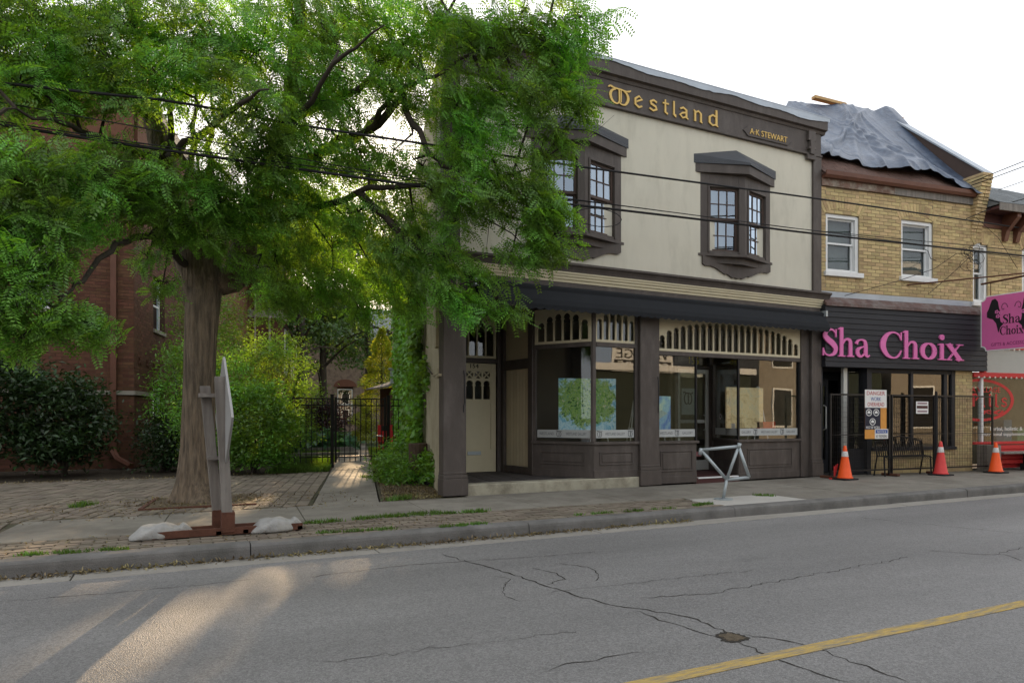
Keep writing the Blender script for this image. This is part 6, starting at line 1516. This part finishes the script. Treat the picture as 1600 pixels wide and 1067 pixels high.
LIMBS = [
 ([(.40, 11.0, 3.2), V(372, 430, 11.0), V(392, 350, 11.0), V(425, 268, 10.9), V(450, 190, 10.8), V(462, 60, 10.6), V(470, -80, 10.4)], [.24, .20, .17, .145, .12, .09, .06]),
 ([(.34, 10.97, 2.9), V(300, 420, 11.0), V(272, 330, 11.0), V(255, 250, 11.0), V(238, 190, 11.0), V(222, 100, 11.0), V(205, -40, 11.0)], [.24, .22, .20, .17, .13, .10, .06]),
 (V(262, 300, 11.0), V(268, 210, 10.8), V(272, 120, 10.7), V(280, -40, 10.6)),
 (V(275, 330, 11.0), V(300, 240, 11.3), V(307, 170, 11.5), V(318, 40, 11.7)),
 (V(310, 380, 11.0), V(325, 270, 10.9), V(330, 200, 10.8), V(352, 165, 10.7), V(385, 60, 10.4)),
 (V(425, 268, 10.9), V(520, 225, 10.4), V(575, 205, 10.0), V(615, 140, 9.4), V(680, 120, 9.0), V(760, 75, 8.6), V(850, 60, 8.3)),
 (V(450, 190, 10.8), V(560, 140, 10.2), V(620, 75, 9.7), V(700, 20, 9.2)),
 (V(420, 280, 10.9), V(560, 218, 11.6), V(612, 145, 12.2), V(660, 60, 12.6)),
 (V(392, 350, 11.0), V(480, 330, 10.3), V(560, 300, 9.7), V(640, 290, 9.2), V(720, 300, 8.8), V(800, 340, 8.5), V(860, 370, 8.3)),
 (V(575, 205, 10.0), V(630, 150, 9.4), V(665, 230, 9.1), V(690, 260, 8.9), V(760, 285, 8.6), V(840, 260, 8.3)),
 (V(560, 300, 9.7), V(640, 380, 9.2), V(730, 430, 8.9), V(790, 478, 8.7)),
 (V(392, 350, 11.0), V(430, 395, 12.0), V(500, 440, 12.8), V(580, 470, 13.2)),
 (V(272, 330, 11.0), V(190, 330, 10.0), V(110, 350, 9.0), V(40, 380, 8.3)),
 (V(255, 250, 11.0), V(170, 220, 10.0), V(90, 190, 9.2), V(10, 170, 8.6)),
 (V(300, 420, 11.0), V(240, 370, 10.2), V(180, 380, 9.3), V(130, 440, 8.6), V(90, 480, 8.2)),
 (V(238, 190, 11.0), V(160, 110, 10.6), V(80, 40, 10.2), V(0, -20, 9.8)),
 (V(255, 250, 11.0), V(330, 200, 9.6), V(380, 160, 8.6), V(420, 140, 7.9)),
 (V(392, 350, 11.0), V(450, 200, 9.6), V(520, 100, 8.6), V(600, 40, 7.9)),
]
limb_pts = []
for e in LIMBS:
    big = isinstance(e[0], list)
    if not big: pts = list(e); n_ = len(pts); r0 = .062; rr = [r0*(1-.85*i/(n_-1)) for i in range(n_)]
    else: pts, rr = e
    # wander a little between the measured points
    Q, RR = [], []
    for i in range(len(pts)-1):
        a, b = Vector(pts[i]), Vector(pts[i+1])
        for q in range(4):
            t = q/4; j = .05*(1 if q else 0); Q.append(a.lerp(b, t)+Vector((random.uniform(-j, j), random.uniform(-j, j), random.uniform(-j, j)))); RR.append(rr[i]*(1-t)+rr[i+1]*t)
    Q.append(Vector(pts[-1])); RR.append(rr[-1])
    build('limb', MB().tube([tuple(q) for q in Q], RR, 8), M_bark if big else M_branch, tree, smooth=True)
    limb_pts += [np.array(q) for q in Q]
limb_pts = np.array(limb_pts)
# clusters of sprays: (px, py, Y, radius, sprays)
CL = [
 # over the gallery front
 (905, 25, 8.0, .50, 42), (860, 70, 8.2, .55, 60), (800, 45, 8.5, .60, 60), (740, 70, 8.7, .6, 60), (690, 30, 9.0, .6, 50), (885, 130, 8.0, .42, 42), (830, 150, 8.2, .48, 55), (770, 140, 8.5, .42, 46),
 (715, 160, 8.8, .5, 50), (910, 165, 7.9, .20, 14), (870, 205, 8.1, .18, 10), (725, 230, 8.7, .36, 34), (705, 290, 8.8, .42, 38), (765, 255, 8.5, .34, 28), (760, 310, 8.5, .42, 42), (740, 200, 8.6, .36, 30), (790, 195, 8.4, .24, 16), (845, 245, 8.2, .22, 14), (835, 372, 8.2, .26, 20), (815, 285, 8.3, .38, 32),
 (850, 300, 8.1, .30, 30), (835, 330, 8.15, .26, 22), (885, 225, 8.0, .16, 10), (862, 322, 8.1, .26, 24), (840, 350, 8.2, .32, 26), (865, 385, 8.1, .25, 18), (830, 400, 8.2, .25, 16), (800, 395, 8.4, .20, 12), (712, 345, 8.8, .26, 18), (700, 400, 8.9, .32, 26), (695, 455, 8.9, .30, 26),
 (740, 420, 8.8, .24, 14), (715, 480, 8.85, .20, 15), (760, 478, 8.75, .16, 12), (800, 482, 8.6, .16, 12), (775, 440, 8.7, .12, 5),
 # middle
 (640, 60, 9.6, .7, 60), (580, 30, 10.0, .75, 65), (520, 40, 10.4, .75, 60), (460, 40, 10.4, .7, 55), (590, 110, 10.2, .6, 36), (530, 120, 10.4, .6, 40), (470, 130, 10.2, .6, 45), (500, 190, 10.2, .55, 34), (440, 210, 9.6, .5, 40),
 (560, 190, 10.6, .4, 14), (640, 170, 9.6, .4, 16), (655, 110, 9.2, .45, 26), (545, 260, 10.6, .45, 20), (480, 270, 10.8, .5, 30), (600, 280, 10.4, .42, 18), (645, 330, 9.4, .45, 26), (600, 360, 10.2, .5, 30), (540, 340, 11.0, .55, 32), (660, 260, 9.2, .35, 16),
 (480, 360, 11.4, .6, 40), (640, 410, 9.6, .5, 40), (590, 430, 10.8, .55, 40), (530, 430, 12.0, .6, 44), (480, 450, 12.4, .6, 40), (640, 460, 9.8, .4, 28), (560, 480, 12.6, .5, 24), (430, 400, 11.6, .55, 40), (440, 460, 12.4, .5, 30), (655, 370, 9.3, .35, 20), (560, 235, 9.6, .42, 26), (500, 250, 9.8, .45, 30), (440, 290, 9.8, .45, 34), (615, 235, 9.4, .3, 12), (560, 330, 9.6, .4, 28), (480, 320, 10.0, .45, 30), (400, 340, 10.0, .4, 26), (330, 250, 9.6, .5, 34), (620, 390, 9.3, .35, 24), (520, 390, 10.6, .5, 30), (330, 320, 9.6, .35, 22), (430, 240, 9.2, .35, 22), (520, 60, 9.2, .5, 34), (600, 130, 9.3, .35, 20), (490, 150, 9.4, .4, 24),
 # left
 (400, 80, 9.6, .75, 75), (400, 170, 9.0, .6, 60), (390, 250, 9.4, .55, 50), (340, 60, 10.0, .8, 75), (330, 130, 9.4, .6, 50), (280, 60, 10.0, .8, 75), (250, 130, 9.4, .6, 52), (210, 40, 10.0, .8, 70), (180, 110, 9.6, .7, 60), (130, 60, 10.0, .8, 70), (60, 50, 10.0, .8, 70), (100, 130, 9.6, .7, 50), (30, 130, 9.4, .7, 55), (10, 40, 9.6, .7, 50),
 (210, 260, 9.4, .55, 46), (150, 270, 9.0, .55, 50), (90, 270, 8.8, .55, 50), (30, 260, 8.6, .5, 50), (180, 310, 9.4, .5, 36), (250, 300, 9.6, .45, 34), (330, 300, 9.8, .5, 46), (380, 320, 9.8, .45, 34), (300, 350, 10.0, .42, 30), (350, 370, 10.2, .4, 26), (400, 420, 10.6, .35, 16),
 (20, 340, 8.4, .45, 46), (75, 335, 8.6, .45, 40), (130, 340, 8.9, .38, 22), (20, 410, 8.2, .40, 42), (60, 430, 8.3, .32, 20), (25, 480, 8.0, .32, 34), (85, 495, 8.1, .22, 16), (130, 500, 8.2, .16, 12), (160, 512, 8.3, .12, 7), (35, 525, 8.0, .2, 12), (230, 400, 10.2, .22, 8), (255, 440, 10.2, .2, 8), (265, 350, 10.0, .3, 14), (100, 400, 8.6, .2, 6),
 (-70, 100, 9.4, .9, 50), (-80, 300, 8.4, .8, 50), (-60, 450, 8.0, .5, 30), (200, -90, 10.5, 1.4, 80), (420, -100, 10.2, 1.4, 80), (640, -90, 9.6, 1.3, 70), (850, -70, 8.6, .9, 50), (0, -120, 10, 1.3, 60), (760, -120, 9.2, 1.2, 60)]
def make_spray():
    """a twig of feathery compound leaves, about .5 m long"""
    Q = []; TW = []; n_f = 8
    for k in range(n_f):
        t = (k+.6)/n_f; p0 = np.array([.50*t, 0, -.10*t*t]); side = 1 if k % 2 else -1
        a = rng.uniform(.5, 1.15)*side; fd = np.array([math.cos(a), math.sin(a), rng.uniform(-.55, .05)]); fd /= np.linalg.norm(fd)
        fl = rng.uniform(.14, .21); npair = 6
        sd = np.cross(fd, [0, 0, 1]); sd /= np.linalg.norm(sd); up = np.cross(sd, fd)
        roll = rng.normal(0, .5); sd, up = sd*math.cos(roll)+up*math.sin(roll), up*math.cos(roll)-sd*math.sin(roll)
        for j in range(npair):
            s_ = (j+.7)/npair; c = p0+fd*fl*s_+np.array([0, 0, -.05*s_*s_]); ll = .058*(1-.45*abs(s_-.45)); lw = .023
            for g in (-1, 1):
                d = sd*g*.9+fd*.45-up*.15; d /= np.linalg.norm(d); w_ = np.cross(d, up); w_ /= np.linalg.norm(w_)
                Q.append([c, c+d*ll*.5+w_*lw*.5, c+d*ll, c+d*ll*.5-w_*lw*.5])
        TW.append([p0, p0+fd*fl])
    return np.array(Q), np.array(TW)
SPR = [make_spray() for _ in range(10)]
allq = []; alltw = []; brn = MB()
tc_ = np.array([.4, 10.9, 4.5])
for (px_, py_, Y_, r, n_) in CL:
    c = np.array(at(px_, py_, Y_))
    # a small branch out to the cluster
    d2 = np.linalg.norm(limb_pts-c, axis=1); src = limb_pts[d2.argmin()]
    mid_ = (src+c)/2+rng.normal(0, .08, 3)+np.array([0, 0, .08])
    if d2.min() > .12: brn.tube([tuple(src), tuple(mid_), tuple(c)], [.022, .016, .008], 5)
    n_ = int(n_*(.80 if (px_ > 680 and py_ > -50) else 1.0)); r *= (.92 if px_ > 680 else 1.0)
    for k in range(4+n_//8):
        e = c+unit(rng.normal(size=3))*r*rng.uniform(.5, .95); brn.tube([tuple(c), tuple((c+e)/2+rng.normal(0, .03, 3)), tuple(e)], [.010, .007, .003], 4, caps=False)
    P = c+unit(rng.normal(size=(n_, 3)))*np.array([r, r, r*.8])*(rng.random((n_, 1))**.45)
    for p in P:
        q, tw = SPR[rng.integers(0, len(SPR))]
        o = p-tc_; yaw = math.atan2(o[1], o[0])+rng.normal(0, .8); pit_ = rng.normal(-.35, .35); rol = rng.normal(0, .45); s_ = rng.uniform(.75, 1.2)
        M3 = (Matrix.Rotation(yaw, 3, 'Z') @ Matrix.Rotation(-pit_, 3, 'Y') @ Matrix.Rotation(rol, 3, 'X'))
        A = np.array(M3)*s_; off = p-A@np.array([.28, 0, 0])
        allq.append(q@A.T+off); alltw.append(tw@A.T+off); alltw.append(np.array([[off, A@np.array([.5, 0, -.1])+off]]))
Q = np.concatenate(allq); TWs = np.concatenate(alltw)
Q = Q[~sunny(Q[:, 0])]  # crown thinned along the sun's rays to shape the sun patches
np_mesh('crown', Q, L_loc, tree, kind='stuff')
a, b = TWs[:, 0], TWs[:, 1]; wv = np.array([.0016, .0016, 0])
np_mesh('twigs', np.stack([a-wv, a+wv, b+wv*.4, b-wv*.4], 1), M_branch, tree, kind='stuff')
build('small_branches', brn, M_branch, tree, kind='stuff')
# a few bare dead twigs in front of the gallery
dt = MB(); dt.tube([V(880, 235, 8.1), V(910, 225, 8.1), V(960, 180, 8.05)], [.008, .006, .002], 4); dt.tube([V(912, 224, 8.1), V(925, 205, 8.1), V(945, 190, 8.1)], [.005, .004, .002], 4)
dt.tube([V(720, 320, 8.8), V(765, 345, 8.6), V(800, 365, 8.5), V(830, 395, 8.4)], [.014, .011, .008, .004], 5); dt.tube([V(765, 345, 8.6), V(768, 310, 8.6), V(775, 290, 8.6)], [.007, .005, .002], 4); dt.tube([V(765, 345, 8.6), V(760, 390, 8.6)], [.006, .002], 4)
build('dead_twigs', dt, M_branch, tree, kind='stuff')

# ---------------------------------------------------------------- trees beyond the garden
def back_tree(label, x, y, h, cw, cz0, n, m, L=.26):
    t = thing('background_tree', (x, y, 0), label, 'tree', 'trees beyond the garden')
    tb2 = MB(); tb2.tube([(x, y, 0), (x+.1, y, cz0), (x, y, h*.85)], [.32, .24, .06], 8); build('trunk', tb2, M_bark2, t, smooth=True)
    bm_ = MB()
    for k in range(12):
        an_ = random.uniform(0, 6.28); z_ = random.uniform(cz0*.9, h*.7); e = (x+cw*.75*math.cos(an_), y+cw*.6*math.sin(an_), z_+random.uniform(.5, 2.2))
        bm_.tube([(x, y, z_), ((x+e[0])/2, (y+e[1])/2, (z_+e[2])/2+.3), e], [.10, .06, .02], 5)
    build('branches', bm_, M_bark2, t, kind='stuff')
    P = clumps(n, (x, y, (h+cz0)/2+.3), (cw, cw*.8, (h-cz0)/2), 130, .55, .25)
    P = P[~sunny(P, .085)]  # leaves left out so the sun patches get through
    np_mesh('crown', leaf_quads(P, L, L*.5, flat=.45), m, t, kind='stuff')
back_tree('dark tree with a forked bare trunk left of the stone house', 8.2, 44, 16, 4.4, 2.6, 19000, L_far)
back_tree('tall tree crown hanging over the stone house', 12.6, 50, 18, 4.8, 4.6, 19000, L_far)
back_tree('dark tree right of the golden conifer', 13.2, 42, 16, 4.2, 2.2, 19000, L_far)
back_tree('tree standing close behind the yellow shrubs', 5.6, 36, 13, 3.6, 4.2, 16000, L_far)
back_tree('tree rising behind the red brick wing', 3.2, 46, 15, 4.5, 4, 13000, L_far)
back_tree('tall tree at the back of the ivy wall', 15.8, 52, 15, 4.6, 2, 13000, L_far)
#@@PART5
# ================================================================== ACROSS THE ROAD (seen mirrored in the shop windows)
FO = Fr(0, -5.0, (1, 0), (0, 1))
def opp(label, x0, x1, h, m, name='opposite_building', mans=0, storeys=2):
    t = thing(name, ((x0+x1)/2, -5, 0), label, 'building')
    build('wall', MB(FO).box(x0, x1, -9, 0, 0, h), m, t)
    build('cornice', MB(FO).box(x0-.1, x1+.1, -9, .25, h, h+.3), M_white, t)
    if mans: build('mansard_roof', MB(FO).profile([(.1, h+.3), (-1.2, h+.3+mans), (-8, h+.3+mans), (-9, h+.3)], x0, x1), M_gshingle, t)
    k = x0+1
    while k < x1-1.6:
        for s_ in range(storeys):
            z = .8+s_*3.0
            if z+1.9 > h: continue
            w0 = build('window', MB(FO).box(k, k+1.2, .0, .03, z, z+1.8), M_dark, t); build('frame', MB(FO).box(k-.08, k, 0, .05, z-.08, z+1.88).box(k+1.2, k+1.28, 0, .05, z-.08, z+1.88).box(k, k+1.2, 0, .049, z+1.8, z+1.88).box(k, k+1.2, 0, .049, z-.08, z), M_white, w0)
        if mans: build('dormer', MB(FO).box(k, k+1.2, -1.2, .0, h+.5, h+.5+mans*.75), M_opp, t)
        k += 3.1
    return t
vs = opp('low dark shop across the road carrying a white VILLAGE SQUARE board', 13.5, 25.5, 3.3, mat('dark_green_boards', (.03, .04, .03), .8), storeys=0)
FV = Fr(0, -4.9, (-1, 0), (0, 1))
sb = thing('village_sign', (18.8, -4.9, 3.3), 'white board with two lines of black lettering across the road', 'sign')
build('board', MB(FV).box(-20.5, -17.1, .0, .05, 3.25, 4.35), M_white, sb); build('dark_strip', MB(FV).box(-20.4, -17.2, .05, .055, 3.32, 3.75), M_ink, sb)
build('sign_lettering', text(MB(FV), 'VILLAGE', -20.3, -17.3, 3.82, 4.25, .05, .01), M_ink, sb); build('sign_lettering', text(MB(FV), 'SQUARE', -20.2, -17.35, 3.40, 3.68, .055, .01), M_white, sb)
opp('pale three-storey building across the road', 26, 33.5, 8.2, M_opp2, storeys=3)
opp('cream building with grey mansard roof across the road', 34, 56, 4.4, M_opp, mans=2.4, storeys=1)
opp('brown house across the road opposite the big tree', -16, -3, 6.0, mat('brown_opposite_brick', (.2, .13, .1), .9), storeys=2)
def opp_tree(x, y, h, label):
    t = thing('roadside_tree', (x, y, 0), label, 'tree', 'trees across the road')
    build('trunk', MB().tube([(x, y, 0), (x, y, h*.6)], [.25, .1], 8), M_bark2, t)
    np_mesh('crown', leaf_quads(clumps(5000, (x, y, h*.65), (2.6, 2.4, h*.33), 70, .5, .3), .3, .16), L_far, t, kind='stuff')
opp_tree(9.5, -8, 9, 'leafy tree across the road facing the gallery'); opp_tree(3.5, -9, 8, 'leafy tree across the road facing the side garden')

# ================================================================== OVERHEAD CABLES
def cable(pix, Y, r, label, name='overhead_cable', grp='cables strung along the street'):
    P = [Vector(at(px, py, Y)) for px, py in pix]
    # extend both ways along the street
    a = P[0]+(P[0]-P[1]).normalized()*14; b = P[-1]+(P[-1]-P[-2]).normalized()*16
    P = [a]+P+[b]; Q = []
    for i in range(len(P)-1):
        p0, p1, p2, p3 = P[max(i-1, 0)], P[i], P[i+1], P[min(i+2, len(P)-1)]
        for k in range(6):
            t = k/6; Q.append(.5*((2*p1)+(p2-p0)*t+(2*p0-5*p1+4*p2-p3)*t*t+(3*p1-p0-3*p2+p3)*t**3))
    Q.append(P[-1])
    build(name, MB().tube([tuple(q) for q in Q], r, 6), M_rubber, None, label, 'cable', grp, smooth=True)
cable([(0, 130), (262, 158), (465, 195), (697, 230), (960, 268), (1280, 311), (1600, 357)], 9.05, .016, 'uppermost thick cable, crossing the bay windows and yellow brick')
cable([(0, 195), (206, 227), (500, 269), (761, 305), (940, 325), (1160, 351), (1280, 366), (1600, 400)], 9.05, .018, 'lower thick cable crossing the bay window glass')
cable([(0, 190), (206, 222), (500, 262), (761, 298), (940, 318), (1160, 346), (1280, 361), (1600, 392)], 9.02, .007, 'thin wire running just above the lower thick cable')
cable([(0, 160), (200, 196), (400, 235), (640, 278), (900, 312)], 9.0, .006, 'thin wire between the two thick cables in the tree')
def wire(pix, r, label, name='service_wire'):
    P = [tuple(at(px, py, Y)) for px, py, Y in pix]; build(name, MB().tube(P, r, 5), M_rubber, None, label, 'cable', 'service wires at the brick shops')
wire([(1518, 285, 9.3), (1560, 268, 8.6), (1660, 228, 7.5)], .010, 'upper service wire rising from the brick kneeler to the right'); wire([(1518, 290, 9.3), (1560, 275, 8.6), (1660, 238, 7.5)], .010, 'second service wire rising from the brick kneeler')
wire([(1560, 297, 9.2), (1600, 283, 8.8), (1660, 262, 8.3)], .008, 'service wire over the grey shingled roof')
wire([(1528, 290, 9.25), (1538, 300, 9.2), (1548, 316, 9.2), (1552, 322, 9.2)], .010, 'short black drop wire hanging by the kneeler'); wire([(1510, 342, 9.2), (1550, 325, 9.1), (1610, 308, 8.8)], .010, 'service wire crossing the dark eave')
wire([(1525, 340, 9.2), (1560, 372, 9.1), (1590, 420, 9.1)], .005, 'thin wire slanting down the third shop wall')
wire([(1320, 462, 9.4), (1400, 440, 9.3), (1460, 420, 9.2), (1495, 396, 9.15), (1510, 396, 9.1), (1520, 405, 9.1)], .007, 'looping wire over the second brick window'); wire([(1450, 460, 9.3), (1485, 430, 9.2), (1515, 402, 9.1)], .006, 'wire slanting up to the tangle by the narrow window')
wire([(1445, 390, 9.25), (1450, 392, 9.25), (1454, 404, 9.25), (1462, 407, 9.25)], .007, 'short hooked wire beside the second brick window')
lp = [(935+36*math.cos(t), 340+14*math.sin(t)+.10*36*math.cos(t), 9.0) for t in [2*math.pi*k/20 for k in range(21)]]
wire(lp, .007, 'coil of spare cable hanging in front of the left bay window', 'cable_coil')
tg = MB()
for k in range(9):
    c_ = (1518+random.uniform(-8, 12), 400+random.uniform(-12, 16)); rr_ = random.uniform(5, 14)
    tg.tube([tuple(at(c_[0]+rr_*math.cos(t), c_[1]+rr_*.8*math.sin(t), 9.1)) for t in [6.28*q/10 for q in range(11)]], .005, 4)
build('cable_tangle', tg, M_rubber, None, 'tangle of looped wires in front of the narrow window', 'cable', kind='stuff')
